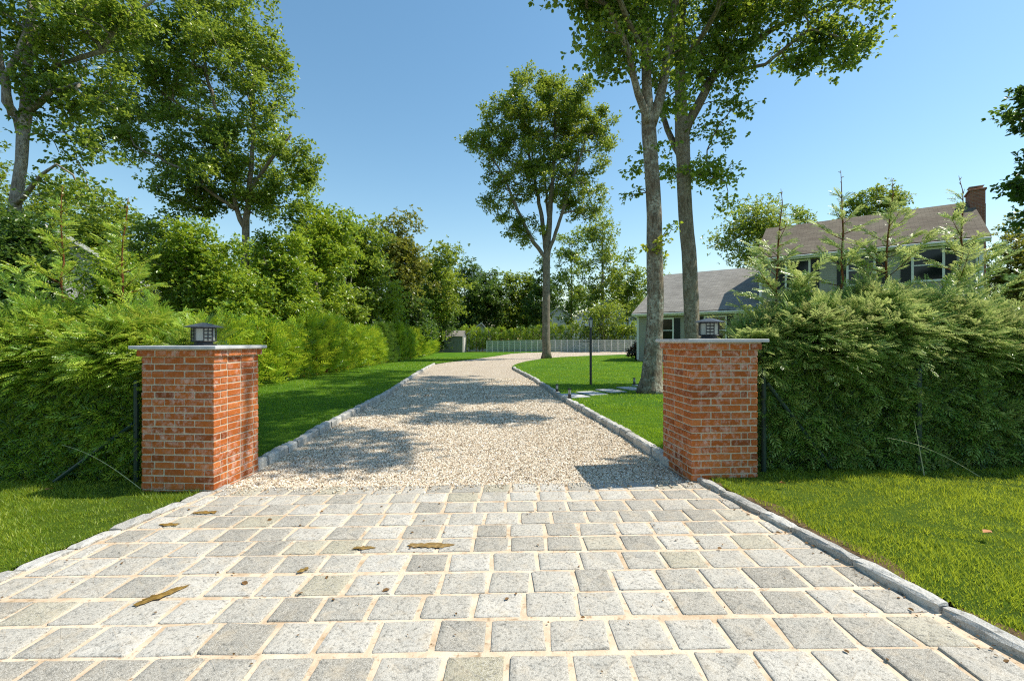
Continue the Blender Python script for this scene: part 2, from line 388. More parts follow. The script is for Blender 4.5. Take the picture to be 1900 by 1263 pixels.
    b = NB('shed_board'); v = b.co((8, 8, 0.4)); n = b.noise(v, 2, 4, 0.6)
    b.pbr(b.ramp(n, [(0.3, (0.17, 0.18, 0.19)), (0.7, (0.23, 0.24, 0.25))]), 0.7, 0.3)
    b = NB('shed_trim'); b.pbr((0.55, 0.53, 0.50), 0.7, 0.3)
    b = NB('dry_leaf'); b.pbr((0.42, 0.19, 0.07), 0.7, 0.3)
    b = NB('dry_litter'); b.pbr((0.16, 0.09, 0.035), 0.8, 0.2)
    b = NB('dry_stalk'); b.pbr((0.38, 0.40, 0.22), 0.6, 0.3)
    b = NB('blue_white'); b.pbr((0.55, 0.62, 0.68), 0.4, 0.5)
build_mats()
M = MATS

# ------------------------------------------------------------------ the setting: ground, lawns, driveway, apron
LY = [4.3, 5.06, 8.31, 11.75, 15.2, 20.4, 25, 28.0, 29.6, 32.0, 34.6, 40.5, 48.7, 53, 55.6, 56.3]
LX = [-2.83, -2.83, -3.07, -3.25, -3.6, -4.13, -4.5, -4.7, -4.55, -3.9, -3.09, -1.7, 0.0, 2.6, 9, 30]
RY = [4.3, 5.08, 7.0, 10.5, 15.2, 19, 22.0, 24.0, 26.2, 30.2, 33.6, 36.7, 40.4, 44.2, 47, 56.3]
RX = [1.74, 1.70, 1.55, 1.15, 0.79, 0.40, 0.05, 0.02, 0.25, 0.9, 1.96, 3.56, 7.07, 12, 30, 60]
def Lf(y): return np.interp(y, LY, LX)
def Rf(y): return np.interp(y, RY, RX)
def raise_(y): return np.interp(y, [0, 26, 31, 60], [0.075, 0.065, 0.006, 0.006])
def apL(y): return np.interp(y, [-1, 1.3, 2.79, 4.38, 4.6], [-3.72, -3.36, -3.15, -2.92, -2.88])
def apR(y): return np.interp(y, [-1, 1.95, 4.5], [2.64, 2.2, 1.80])

def strip(name, ys, xl, xr, nx, zf, mat, smooth=True):
    ys = np.asarray(ys, float); V = []
    for y in ys:
        x = np.linspace(float(xl(y)), float(xr(y)), nx + 1)
        V.append(np.stack([x, np.full(nx + 1, y), zf(x, y)], 1))
    V = np.concatenate(V); m = len(ys); i = np.arange(nx)
    Fq = np.concatenate([np.stack([k * (nx + 1) + i, k * (nx + 1) + i + 1, (k + 1) * (nx + 1) + i + 1, (k + 1) * (nx + 1) + i], 1) for k in range(m - 1)])
    return mesh_obj(name, V, [Fq], mat, smooth=smooth)
def yrange(a, b, s0=0.25, g=1.06):
    r = [a]; s_ = s0
    while r[-1] + s_ < b: r.append(r[-1] + s_); s_ *= g
    r.append(b); return r

gx = np.array([-900, -300, -100, -50] + list(np.linspace(-25, 25, 60)) + [50, 100, 300, 900], float)
gy = np.array([-200, -60, -20, -6.2] + list(np.linspace(-5, 62, 50)) + [90, 150, 400, 1300], float)
GX, GY = np.meshgrid(gx, gy); Vg = np.stack([GX.ravel(), GY.ravel(), gz(GX.ravel()) - 0.03], 1)
nx_ = len(gx); ii, jj = np.meshgrid(np.arange(nx_ - 1), np.arange(len(gy) - 1)); q = (jj * nx_ + ii).ravel()
tag(mesh_obj('ground', Vg, [np.stack([q, q + 1, q + nx_ + 1, q + nx_], 1)], M['forest_floor'], smooth=True), kind='structure')

tag(strip('driveway', yrange(4.43, 56.3), lambda y: Lf(y) - 0.1, lambda y: Rf(y) + 0.1, 24, lambda x, y: gz(x) - 0.003 + 0 * x, M['gravel']), kind='structure')
tag(strip('lawn', yrange(4.9, 56.9, 0.3), lambda y: -9.3 - 0.04 * y, lambda y: float(Lf(min(y, 56.3))) - (0.11 if y < 27 else 0.0), 16,
          lambda x, y: gz(x) + raise_(y), M['lawn']), kind='structure')
tag(strip('lawn', yrange(4.9, 46.5, 0.3), lambda y: float(Rf(y)) + (0.11 if y < 22 else 0.0), lambda y: max(26.0, float(Rf(y)) + 1), 20,
          lambda x, y: gz(x) + raise_(y), M['lawn']), kind='structure')
tag(strip('lawn', yrange(-1.0, 5.2, 0.25, 1.0), lambda y: -14, lambda y: float(apL(y)) - 0.08, 24,
          lambda x, y: gz(x) + 0.0, M['front_lawn']), kind='structure')
tag(strip('lawn', yrange(-1.0, 5.2, 0.25, 1.0), lambda y: float(apR(y)) + 0.13, lambda y: 14, 24,
          lambda x, y: gz(x) + 0.035, M['front_lawn']), kind='structure')
# bare soil along the raised kerb
rs = np.random.default_rng(5)
sw = {}
def soilw(y): return 0.01 + 0.07 * max(0, math.sin(y * 2.1 + 1.0)) + 0.06 * math.sin(y * 7.3)
tag(strip('soil_strip', np.linspace(1.2, 4.3, 60), lambda y: float(apR(y)) + 0.10, lambda y: float(apR(y)) + 0.14 + soilw(y), 6,
          lambda x, y: gz(x) + 0.040, M['soil']), kind='structure')
tag(strip('road', [-30, -6, -1.0], lambda y: -200, lambda y: 200, 30, lambda x, y: gz(x) - 0.012, M['asphalt']), kind='structure')
tag(strip('apron_bed', yrange(-1.0, 4.5, 0.3, 1.0), lambda y: float(apL(y)) - 0.02, lambda y: float(apR(y)) + 0.02, 24,
          lambda x, y: gz(x) + 0.004, M['mortar_bed']), kind='structure')

# granite setts of the apron
def pavers():
    rng = np.random.default_rng(11); mb = MB(); N = 28
    th = (np.arange(N) + 0.5) / N * 2 * np.pi
    rows = 23; y1 = 4.46; r = 0
    while y1 > -0.95:
        pitch = 0.242 + rng.normal(0, 0.008); y0 = y1 - pitch
        yc = (y0 + y1) / 2
        xa, xb = float(apL(yc)) + 0.115, float(apR(yc)) - 0.005
        ph = r * 1.7
        x = xa + (rng.uniform(-0.23, -0.03))
        while x < xb:
            w = 0.268 + rng.normal(0, 0.018); x0, x1 = max(x, xa), min(x + w, xb); x += w
            if x1 - x0 < 0.07: continue
            cx = (x0 + x1) / 2; hw = (x1 - x0) / 2 - 0.0115 - rng.uniform(0, 0.004); hh = pitch / 2 - 0.0115 - rng.uniform(0, 0.004)
            yy = yc + 0.008 * math.sin(cx * 1.3 + ph)
            e = 0.05 + rng.uniform(0, 0.05)
            c_, s_ = np.cos(th), np.sin(th)
            ox = np.sign(c_) * np.abs(c_) ** e; oy = np.sign(s_) * np.abs(s_) ** e
            jr = 1 + rng.normal(0, 0.013, N) - 0.02 * (rng.random(N) < 0.08)
            sk = rng.normal(0, 0.03); sk2 = rng.normal(0, 0.02)
            ox, oy = ox * jr + oy * sk, oy * jr + ox * sk2
            tz = abs(rng.normal(0, 0.0012)); tl = rng.normal(0, 0.0013, 2)
            rings = [(1.0, -0.002), (0.990, 0.0025), (0.965, 0.0045), (0.70, 0.0055), (0.38, 0.0055)]
            V = []
            for k, (sc_, z) in enumerate(rings):
                zz = z + tz + (rng.normal(0, 0.0012, N) if k > 1 else 0)
                X = cx + ox * hw * sc_; Yv = yy + oy * hh * sc_
                V.append(np.stack([X, Yv, gz(X) + zz + 0.004 + (ox * tl[0] + oy * tl[1]) * sc_ * (k > 0)], 1))
            V.append(np.array([[cx, yy, float(gz(cx)) + 0.0095 + tz]]))
            V = np.concatenate(V); i = np.arange(N); j = (i + 1) % N
            Fq = np.concatenate([np.stack([k * N + i, k * N + j, (k + 1) * N + j, (k + 1) * N + i], 1) for k in range(4)])
            Ft = np.stack([4 * N + i, 4 * N + j, np.full(N, 5 * N)], 1)
            t = rng.uniform(0, 0.9) if rng.random() > 0.07 else rng.uniform(0.93, 1.0)
            mb.add(V, [Fq, Ft], t)
        y1 = y0; r += 1
    o = mb.build('paved_apron', M['granite'], smooth=True); tag(o, kind='structure')
pavers()

def kerb(name, ys, xf, w, h, below, blen, seed, zoff=0.0, side=1, mat='kerb_granite', sink=0.0):
    """row of rough granite blocks along x = xf(y); side=+1 puts the blocks at x..x+w"""
    rng = np.random.default_rng(seed); mb = MB()
    y = ys[0]
    prof = np.array([[0, -1], [0.0, 0.0], [0.0, 0.80], [0.16, 1.0], [0.5, 1.03], [0.84, 1.0], [1.0, 0.80], [1.0, 0.0], [1.0, -1]])
    while y < ys[1]:
        l = rng.uniform(*blen); y2 = min(y + l, ys[1] + 0.2); m = 6
        dw = rng.normal(0, 0.007); dh = rng.normal(0, 0.006); ww = w + rng.normal(0, 0.008)
        V = []
        for k in range(m + 1):
            f = k / m; yy = y + 0.006 + (y2 - y - 0.012) * f
            e = 0.012 if k in (0, m) else 0.0
            px = prof[:, 0] * ww; px = np.clip(px, e, ww - e) + dw + rng.normal(0, 0.0035, len(prof))
            pz = np.where(prof[:, 1] < 0, -below, prof[:, 1] * (h + dh) - (e * 0.8 if e else 0)) + rng.normal(0, 0.003, len(prof)) * (prof[:, 1] > 0.5)
            X = float(xf(yy)) + side * px - (0 if side > 0 else 0)
            V.append(np.stack([X, np.full(len(prof), yy) + rng.normal(0, 0.003, len(prof)), gz(X) + zoff + pz], 1))
        V = np.concatenate(V); n = len(prof); i = np.arange(n - 1)
        Fq = np.concatenate([np.stack([k * n + i, k * n + i + 1, (k + 1) * n + i + 1, (k + 1) * n + i], 1) for k in range(m)])
        if side > 0: Fq = Fq[:, ::-1]
        caps = [np.array([np.arange(n)]), np.array([np.arange(n)[::-1] + m * n])]
        mb.add(V, [Fq] + caps, rng.uniform(0, 1)); y = y2
    o = mb.build(name, M[mat], smooth=False); tag(o, kind='structure')
kerb('kerb', (5.02, 27.5), Lf, 0.125, 0.105, 0.05, (0.24, 0.36), 1, side=-1)
kerb('kerb', (4.95, 22.5), Rf, 0.115, 0.105, 0.05, (0.24, 0.36), 2, side=1)
kerb('kerb', (-0.9, 4.52), apR, 0.090, 0.054, 0.05, (0.30, 0.52), 3, side=1)
kerb('kerb', (-0.9, 4.36), lambda y: float(apL(y)) + 0.09, 0.11, 0.026, 0.03, (0.26, 0.42), 4, side=-1)

# wet stains on the joints
def stain(px, py, w, d, rz, label, seed):
    rng = np.random.default_rng(seed); n = 44
    h = 1.42; Y = F * h / (py - HZ); X = (px - 950) / F * Y
    th = np.arange(n) / n * 2 * np.pi; rr = 1 + 0.09 * rng.normal(0, 1, n) + 0.10 * np.sin(3 * th + seed)
    x = np.cos(th) * w / 2 * rr; y = np.sign(np.sin(th)) * np.abs(np.sin(th)) ** 0.5 * d / 2 * (0.75 + np.abs(rng.normal(0, 0.30, n)) + 0.15 * np.sin(5 * th + seed))
    V = np.stack([x, y, np.full(n, 0.0)], 1) @ rotz(rz).T
    V = np.concatenate([V + [0, 0, 0.0], V * [0.8, 0.8, 1] + [0, 0, 0.0012], [[0, 0, 0.0015]]])
    i = np.arange(n); j = (i + 1) % n
    o = mesh_obj('mud_stain', V, [np.stack([i, j, j + n, i + n], 1), np.stack([i + n, j + n, np.full(n, 2 * n)], 1)], M['wet_stain'], smooth=True)
    o.location = (X, Y, float(gz(X)) + 0.0165); tag(o, label, 'stain', 'wet brown stains on the granite paving')
stain(797, 1014, 0.30, 0.075, 0, 'widest wet brown stain along a joint near the middle of the paving', 1)
stain(675, 1017, 0.15, 0.045, 0, 'small wet brown stain just left of the widest stain, on the same joint', 2)
stain(300, 1100, 0.24, 0.06, 0.95, 'slanting wet brown stain across a granite block at lower left', 3)
stain(382, 946, 0.19, 0.055, 0.05, 'wet brown stain nearest the left brick pillar', 4)
stain(315, 968, 0.15, 0.05, 0, 'wet brown stain beside the flush border stones, second from the left pillar', 5)
stain(562, 1057, 0.07, 0.04, 1.0, 'tiny brown spot on a block between the slanting stain and the widest stain', 6)

# pebbles of the driveway (uncountable)
def pebbles():
    rng = np.random.default_rng(3)
    TV = np.array([[1, 0, 0], [0, 1, 0], [-1, 0, 0], [0, -1, 0], [0, 0, 1], [0, 0, -1]], float)
    TF = [np.array([[0, 1, 4], [1, 2, 4], [2, 3, 4], [3, 0, 4], [1, 0, 5], [2, 1, 5], [3, 2, 5], [0, 3, 5]])]
    ys = []; sz = []
    for a, b_, n, s_ in ((4.41, 5.6, 48000, 0.0075), (5.6, 7.5, 48000, 0.0084), (7.5, 11, 40000, 0.0108), (11, 17, 26000, 0.0145)):
        ys.append(rng.uniform(a, b_, n)); sz.append(rng.gamma(9, s_ / 9, n))
    y = np.concatenate(ys); s_ = np.concatenate(sz); u = rng.uniform(0, 1, len(y))
    xl, xr = Lf(y) + 0.01, Rf(y) - 0.01
    x = xl + (xr - xl) * u
    # stay out of the pillars
    keep = ~(((x < -2.80) & (y < 5.1)) | ((x > 1.68) & (y < 5.15)))
    x, y, s_ = x[keep], y[keep], s_[keep]; n = len(x)
    up = np.array([0, 0, 1.0]) + rng.normal(0, 0.35, (n, 3)); d = rng.normal(0, 1, (n, 3)); d[:, 2] *= 0.3
    Mx = bases(d, up)
    S = np.stack([s_ * rng.uniform(0.7, 1.1, n), s_ * rng.uniform(0.9, 1.5, n), s_ * rng.uniform(0.5, 0.8, n)], 1)
    O = np.stack([x, y, gz(x) + s_ * 0.25], 1)
    V, Fs = instance(TV, TF, Mx, O, S)
    V += rng.normal(0, 0.0012, V.shape)
    o = mesh_obj('gravel', V, Fs, M['pebble'], tint=np.repeat(rng.uniform(0, 1, n), 6)); tag(o, 'cream and tan loose pebbles covering the near driveway', 'gravel', kind='stuff')
pebbles()

def litter():
    rng = np.random.default_rng(9); n = 420; y = rng.uniform(1.6, 4.5, n); x = rng.uniform(-3.3, 2.3, n)
    k = (x > apL(y) + .05) & (x < apR(y) - .02); edge = rng.random(n) < 0.35; x = np.where(edge, apR(y) - np.abs(rng.normal(0, .05, n)) - .01, x); x, y = x[k], y[k]; n = len(x)
    V, Fs = instance(LEAF_V, LEAF_F, bases(rng.normal(0, 1, (n, 3)) * [1, 1, .1], np.array([0, 0, 1.0]) + rng.normal(0, .25, (n, 3))), np.stack([x, y, gz(x) + .018], 1), rng.gamma(3, .0045, n))
    tag(mesh_obj('leaf_litter', V, Fs, M['dry_litter']), 'tiny brown leaf bits scattered over the granite paving', 'litter', kind='stuff')
    n = 900; y = 4.45 - np.abs(rng.normal(0, .10, n)); x = rng.uniform(-2.8, 1.75, n)
    TV = np.array([[1, 0, 0], [0, 1, 0], [-1, 0, 0], [0, -1, 0], [0, 0, 1], [0, 0, -1]], float)
    TF = [np.array([[0, 1, 4], [1, 2, 4], [2, 3, 4], [3, 0, 4], [1, 0, 5], [2, 1, 5], [3, 2, 5], [0, 3, 5]])]
    V, Fs = instance(TV, TF, bases(rng.normal(0, 1, (n, 3)), np.array([0, 0, 1.0]) + rng.normal(0, .35, (n, 3))), np.stack([x, y, gz(x) + .018], 1), rng.gamma(9, .0075 / 9, n))
    tag(mesh_obj('gravel', V, Fs, M['pebble'], tint=np.repeat(rng.uniform(0, 1, n), 6)), 'loose pebbles spilled over the first row of setts', 'gravel', kind='stuff')
# grass blades
def grass(name, label, boxes, mat, seed):
    rng = np.random.default_rng(seed); Vs = []; Ts = []; n0 = 0
    for (y0, y1, n, h, w, xa, xb, zo) in boxes:
        y = y0 + (y1 - y0) * rng.uniform(0, 1, n)
        a = xa(y); b_ = xb(y); x = a + (b_ - a) * rng.uniform(0, 1, n)
        k = np.abs(x) < 1.16 * y + 3.0
        x, y = x[k], y[k]; m = len(x)
        ang = rng.uniform(0, 2 * np.pi, m); lean = rng.uniform(0.2, 1.0, m)
        hh = h * rng.uniform(0.45, 1.25, m) * (0.8 + 0.25 * np.sin(x * 3 + y * 2.3) + 0.25 * np.sin(x * 11 + 4 * np.sin(y * 6))); ww = w * rng.uniform(0.7, 1.3, m)
        a2 = rng.uniform(0, 2 * np.pi, m)
        zz = gz(x) + zo(y)
        s_ = np.stack([np.cos(ang), np.sin(ang), 0 * x], 1) * ww[:, None] / 2
        p = np.stack([x, y, zz - 0.004], 1)
        tip = p + np.stack([np.cos(a2) * hh * lean, np.sin(a2) * hh * lean, hh], 1)
        Vs.append(np.stack([p - s_, p + s_, tip], 1).reshape(-1, 3))
        cl = 0.5 + 0.5 * np.sin(x * 1.7 + np.sin(y * 2.1) * 1.3) * np.cos(y * 1.1 + x * 0.6)
        Ts.append(np.repeat(np.clip(rng.uniform(0, 0.75, m) + 0.42 * cl * (0.6 + 0.4 * np.sin(x * 9 + 3 * np.sin(y * 7))) - 0.05, 0, 1), 3))
    V = np.concatenate(Vs); n = len(V) // 3
    o = mesh_obj(name, V, [np.arange(n * 3).reshape(-1, 3)], mat, tint=np.concatenate(Ts)); tag(o, label, 'grass', kind='stuff')
one = lambda v: (lambda y: v + 0 * y)
grass('grass', 'rough sunlit grass in front of the right hedge', [(0.6, 5.0, 170000, 0.040, 0.006, lambda y: apR(y) + 0.090 + 0.04 * (np.sin(y * 2.1 + 1) > 0.3) * (y < 4.1), lambda y: 1.16 * y + 3.0, one(0.035))], M['front_grass_blade'], 1)
grass('grass', 'rough sunlit grass in front of the left hedge', [(0.8, 5.1, 140000, 0.042, 0.006, lambda y: -1.16 * y - 3.0, lambda y: apL(y) - 0.04, one(0.0))], M['front_grass_blade'], 2)
grass('grass', 'mown green grass left of the driveway', [(5.0, 9, 60000, 0.035, 0.007, lambda y: -8.3 + 0 * y, lambda y: Lf(y) - 0.12, raise_),
      (9, 20, 55000, 0.04, 0.015, lambda y: -8.3 + 0 * y, lambda y: Lf(y) - 0.12, raise_), (20, 40, 22000, 0.045, 0.035, lambda y: -9 + 0 * y, lambda y: Lf(y) - 0.15, raise_)], M['grass_blade'], 3)
grass('grass', 'mown green grass right of the driveway', [(5.0, 9, 40000, 0.035, 0.007, lambda y: Rf(y) + 0.11, lambda y: 3.4 + 0 * y, raise_),
      (9, 20, 50000, 0.04, 0.015, lambda y: Rf(y) + 0.11, lambda y: 6.5 + 0 * y, raise_), (20, 38, 25000, 0.045, 0.035, lambda y: Rf(y) + 0.12, lambda y: 13 + 0 * y, raise_)], M['grass_blade'], 4)

# ------------------------------------------------------------------ brick pillars and lanterns
def pillar(x0, y0, W, D, ang, label, seed, left):
    """(x0, y0) is the front corner nearest the drive; the pillar extends W away from the drive and D back."""
    rng = np.random.default_rng(seed)
    base = float(gz(x0)) - 0.02
    root = empty('brick_pillar', (x0, y0, base), ang, label, 'pillar', 'brick gate pillars')
    sx = -1 if left else 1
    C = []; Hh = []; T = []
    def brk(xa, xb, ya, yb, z, hgt=0.0553):
        C.append([sx * (xa + xb) / 2, (ya + yb) / 2, z + hgt / 2]); Hh.append([(xb - xa) / 2, (yb - ya) / 2, hgt / 2])
        T.append(rng.choice([rng.uniform(0.3, 0.9), rng.uniform(0, 1)], p=[0.7, 0.3]))
    def run(a, b, start, L=0.191, J=0.013):
        r = []; x = a + start
        if start > 0.03: r.append((a, a + start - J))
        while x < b - 0.02:
            r.append((x, min(x + L, b))); x += L + J
        if r and r[-1][1] - r[-1][0] < 0.045: r.pop(); r[-1] = (r[-1][0], b)
        return r
    t = 0.095; n = 21; pitch = 0.0677
    def course(i, z, e):
        wa, wb, da, db = -e, W + e, -e, D + e
        if i % 2 == 0:
            for a, b in run(wa, wb, 0):
                brk(a, b, da, da + t, z); brk(a, b, db - t, db, z)
            for a, b in run(da + t + 0.01, db - t - 0.01, 0.094):
                brk(wa, wa + t, a, b, z); brk(wb - t, wb, a, b, z)
        else:
            for a, b in run(da, db, 0):
                brk(wa, wa + t, a, b, z); brk(wb - t, wb, a, b, z)
            for a, b in run(wa + t + 0.01, wb - t - 0.01, 0):
                brk(a, b, da, da + t, z); brk(a, b, db - t, db, z)
    for i in range(n - 1): course(i, i * pitch - 0.03, 0)
    nb = len(C)
    C = np.array(C); Hh = np.array(Hh); T = np.array(T)
    j = rng.normal(0, 0.0014, (len(C), 3)); j[:, 2] *= 0.6
    V, Fs = cboxes(C + j, Hh, 0.004, 0.0008, rng)
    mb = MB(); mb.add(V, Fs, np.repeat(T, 24)); body = mb.build('brick_shaft', M['brick'], root)
    zt = (n - 1) * pitch - 0.03
    C = []; Hh = []; T = []; course(n - 1, zt, 0.028)
    V, Fs = cboxes(np.array(C) + rng.normal(0, 0.0012, (len(C), 3)), np.array(Hh), 0.004, 0.0008, rng)
    mb = MB(); mb.add(V, Fs, np.repeat(np.array(T), 24)); mb.build('corbel_course', M['brick'], root)
    mb = MB(); g = 0.006
    xa, xb = sorted((sx * g, sx * (W - g)))
    mb.box(xa, xb, g, D - g, -0.1, zt - 0.003); mb.build('mortar_core', M['mortar'], root)
    xa, xb = sorted((sx * (g - 0.028), sx * (W + 0.028 - g)))
    mb = MB(); mb.box(xa, xb, g - 0.028, D + 0.028 - g, zt - 0.0025, zt + 0.068); mb.build('mortar_bed', M['mortar'], root)
    e = 0.062; xa, xb = sorted((sx * (-e), sx * (W + e * 1.3)))
    mb = MB()
    ztop = zt + 0.0685
    mb.box(xa, xb, -e, D + e, ztop, ztop + 0.032, ch=0.004)
    mb.build('stone_cap', M['bluestone'], root)
    return root, base + ztop + 0.032
pl, ztl = pillar(-2.865, 4.35, 0.735, 0.69, R(-3.6), 'left brick gate pillar with white stained courses and bluestone cap', 1, True)
pr, ztr = pillar(1.753, 4.42, 0.675, 0.69, R(4.2), 'right brick gate pillar beside the big oak trunk and the silvery hedge', 2, False)

def lantern(x, y, z, rz, label, s=1.0):
    root = empty('pillar_lantern', (x, y, z), rz, label, 'lantern', 'black lanterns on the gate pillars')
    root.scale = (s, s, s); o8 = math.pi / 8
    MB().lathe([(0.115, 0.0), (0.115, 0.012), (0.085, 0.016), (0.080, 0.034), (0.100, 0.038), (0.100, 0.046)], 8, rot=o8).build('base', M['black_metal'], root)
    MB().lathe([(0.098, 0.046), (0.098, 0.178)], 8, rot=o8).build('frosted_panes', M['frosted_glass'], root)
    mb = MB()
    for k in range(8):
        a = o8 + k * math.pi / 4
        mb.tube([(0.107 * math.cos(a), 0.107 * math.sin(a), 0.040), (0.107 * math.cos(a), 0.107 * math.sin(a), 0.182)], 0.006, 4)
    for k in range(8):
        if k % 2: continue
        a0 = o8 + k * math.pi / 4; a1 = a0 + math.pi / 4
        p0 = np.array([math.cos(a0), math.sin(a0)]) * 0.106; p1 = np.array([math.cos(a1), math.sin(a1)]) * 0.106
        pm = (p0 + p1) / 2
        mb.tube([(pm[0], pm[1], 0.046), (pm[0], pm[1], 0.18)], 0.005, 4)
        for z_ in (0.078, 0.112, 0.146): mb.tube([(p0[0], p0[1], z_), (p1[0], p1[1], z_)], 0.0042, 4)
    for z_ in (0.044, 0.180):
        for k in range(8):
            a0 = o8 + k * math.pi / 4; a1 = a0 + math.pi / 4
            mb.tube([(0.107 * math.cos(a0), 0.107 * math.sin(a0), z_), (0.107 * math.cos(a1), 0.107 * math.sin(a1), z_)], 0.005, 4)
    mb.build('lattice_frame', M['black_metal'], root)
    MB().lathe([(0.100, 0.184), (0.172, 0.186), (0.175, 0.193), (0.110, 0.212), (0.035, 0.232), (0.012, 0.236)], 8, rot=o8).build('roof', M['lantern_roof'], root)
lantern(-3.20, 4.70, ztl, R(12), 'black octagonal lantern with frosted panes on the left brick pillar')
lantern(2.06, 4.74, ztr, R(30), 'black lattice lantern with frosted panes on the right brick pillar', 0.93)

# ------------------------------------------------------------------ plants
LEAF_V = np.array([[0, 0, 0], [0.30, 0.38, 0.07], [0.24, 0.75, 0.04], [0, 1.0, -0.10], [-0.24, 0.75, 0.04], [-0.30, 0.38, 0.07]], float)
LEAF_F = [np.array([[0, 1, 2, 3], [0, 3, 4, 5]])]
LEAF4_V = np.array([[0, 0, 0], [0.30, 0.5, 0.07], [0, 1.0, -0.06], [-0.30, 0.5, 0.07]], float)
LEAF4_F = [np.array([[0, 1, 2, 3]])]

litter()
def frond_template(pairs=5, w=0.40):
    V = []; T = []
    for k in range(pairs):
        f = (k + 0.6) / (pairs + 0.3); y = f * 0.92; ln = w * (math.sin(min(1, f * 1.9) * math.pi / 2)) * (1 - f * 0.62)
        dz = -0.16 * y * y
        for s_ in (-1, 1):
            b0 = len(V)
            V += [[0, y - 0.030, dz], [s_ * ln * 0.62, y + ln * 0.42 - 0.035, dz + 0.01], [s_ * ln, y + ln * 0.95, dz - 0.05], [s_ * ln * 0.50, y + ln * 0.62 + 0.02, dz + 0.015]]
            T.append([b0, b0 + 1, b0 + 2, b0 + 3] if s_ > 0 else [b0 + 3, b0 + 2, b0 + 1, b0])
    b0 = len(V)
    V += [[-0.016, 0, 0], [0.016, 0, 0], [0.0, 1.0, -0.18]]
    return np.array(V, float), [np.array(T), np.array([[b0, b0 + 1, b0 + 2]])]
FR_V, FR_F = frond_template(5)
FR5_V, FR5_F = frond_template(4, 0.42)

class Tree:
    """skeleton of nodes; each has a position, a parent, a radius"""
    def __init__(s): s.p = []; s.par = []; s.r = []; s.fixed = []
    def node(s, p, par, r, fixed): s.p.append(np.array(p, float)); s.par.append(par); s.r.append(r); s.fixed.append(fixed); return len(s.p) - 1
    def polyline(s, pts, rad, par=-1, rng=None, step=0.5, wob=0.02):
        pts = [np.array(p, float) for p in pts]
        if par < 0: last = s.node(pts[0], -1, rad[0], True)
        else: last = par
        first = last
        for i in range(len(pts) - 1):
            a, b = pts[i], pts[i + 1]; n = max(1, int(np.linalg.norm(b - a) / step))
            for k in range(1, n + 1):
                f = k / n; q = a + (b - a) * f
                if rng is not None and k < n: q = q + rng.normal(0, wob, 3)
                last = s.node(q, last, rad[i] + (rad[i + 1] - rad[i]) * f, True)
        return first, last
    def nearest(s, q): P_ = np.array(s.p); return int(np.argmin(np.linalg.norm(P_ - q, axis=1)))
    def grow(s, targets, rng, rt=0.012, step=0.6, upbias=0.8, minz=-99):
        c = np.mean(targets, axis=0); P0 = np.array(s.p)
        d0 = np.array([np.min(np.linalg.norm(P0 - t, axis=1)) for t in targets])
        ends = []
        for ti in np.argsort(d0):
            t = targets[ti]; Pn = np.array(s.p); d = np.linalg.norm(Pn - t, axis=1)
            hd = np.linalg.norm((Pn - t)[:, :2], axis=1)
            cost = d + upbias * np.maximum(0, Pn[:, 2] - t[2] + 0.35 * hd) + 50 * (Pn[:, 2] < minz)
            n = int(np.argmin(cost)); a = s.p[n]; L = np.linalg.norm(t - a)
            if L < 0.05: ends.append(n); continue
            pd = norm(s.p[n] - s.p[s.par[n]]) if s.par[n] >= 0 else np.array([0, 0, 1.0])
            ctrl = a + (norm(pd * 0.6 + norm(t - a)) * L * 0.45) + np.array([0, 0, 0.06 * L])
            k = max(2, int(L / step)); last = n
            for i in range(1, k + 1):
                f = i / k; q = (1 - f) ** 2 * a + 2 * f * (1 - f) * ctrl + f * f * t
                if i < k: q = q + rng.normal(0, 0.035 * min(L, 2), 3)
                last = s.node(q, last, 0, False)
            ends.append(last)
        cnt = np.zeros(len(s.p)); 
        for e in ends: cnt[e] += 1
        for i in range(len(s.p) - 1, -1, -1):
            if s.par[i] >= 0: cnt[s.par[i]] += cnt[i]
        for i in range(len(s.p)):
            if not s.fixed[i]:
                r = rt * max(cnt[i], 1) ** 0.5
                s.r[i] = min(r, s.r[s.par[i]] * 0.85)
        return ends
    def mesh(s, name, mat, parent, sides=10, flare=None):
        mb = MB(); n = len(s.p); P_ = np.array(s.p); R_ = np.array(s.r); par = np.array(s.par)
        kids = {}
        for i in range(n):
            if par[i] >= 0: kids.setdefault(par[i], []).append(i)
        main = {}
        for k, v in kids.items(): main[k] = max(v, key=lambda i: R_[i])
        # chains
        done = set()
        starts = [i for i in range(n) if par[i] < 0] + [i for k, v in kids.items() for i in v if i != main[k]]
        for st in starts:
            ch = []
            if par[st] >= 0: ch.append((P_[par[st]], R_[st] * 1.15))
            i = st
            while True:
                ch.append((P_[i], R_[i]))
                if i in main: i = main[i]
                else: break
            if len(ch) < 2: continue
            pts = np.array([c[0] for c in ch]); rr = np.array([c[1] for c in ch])
            m = sides if rr.max() > 0.10 else (6 if rr.max() > 0.035 else 4)
            mb.tube(pts, np.maximum(rr, 0.004), m, cap=True)
        return mb.build(name, mat, parent, smooth=True, tint=False)

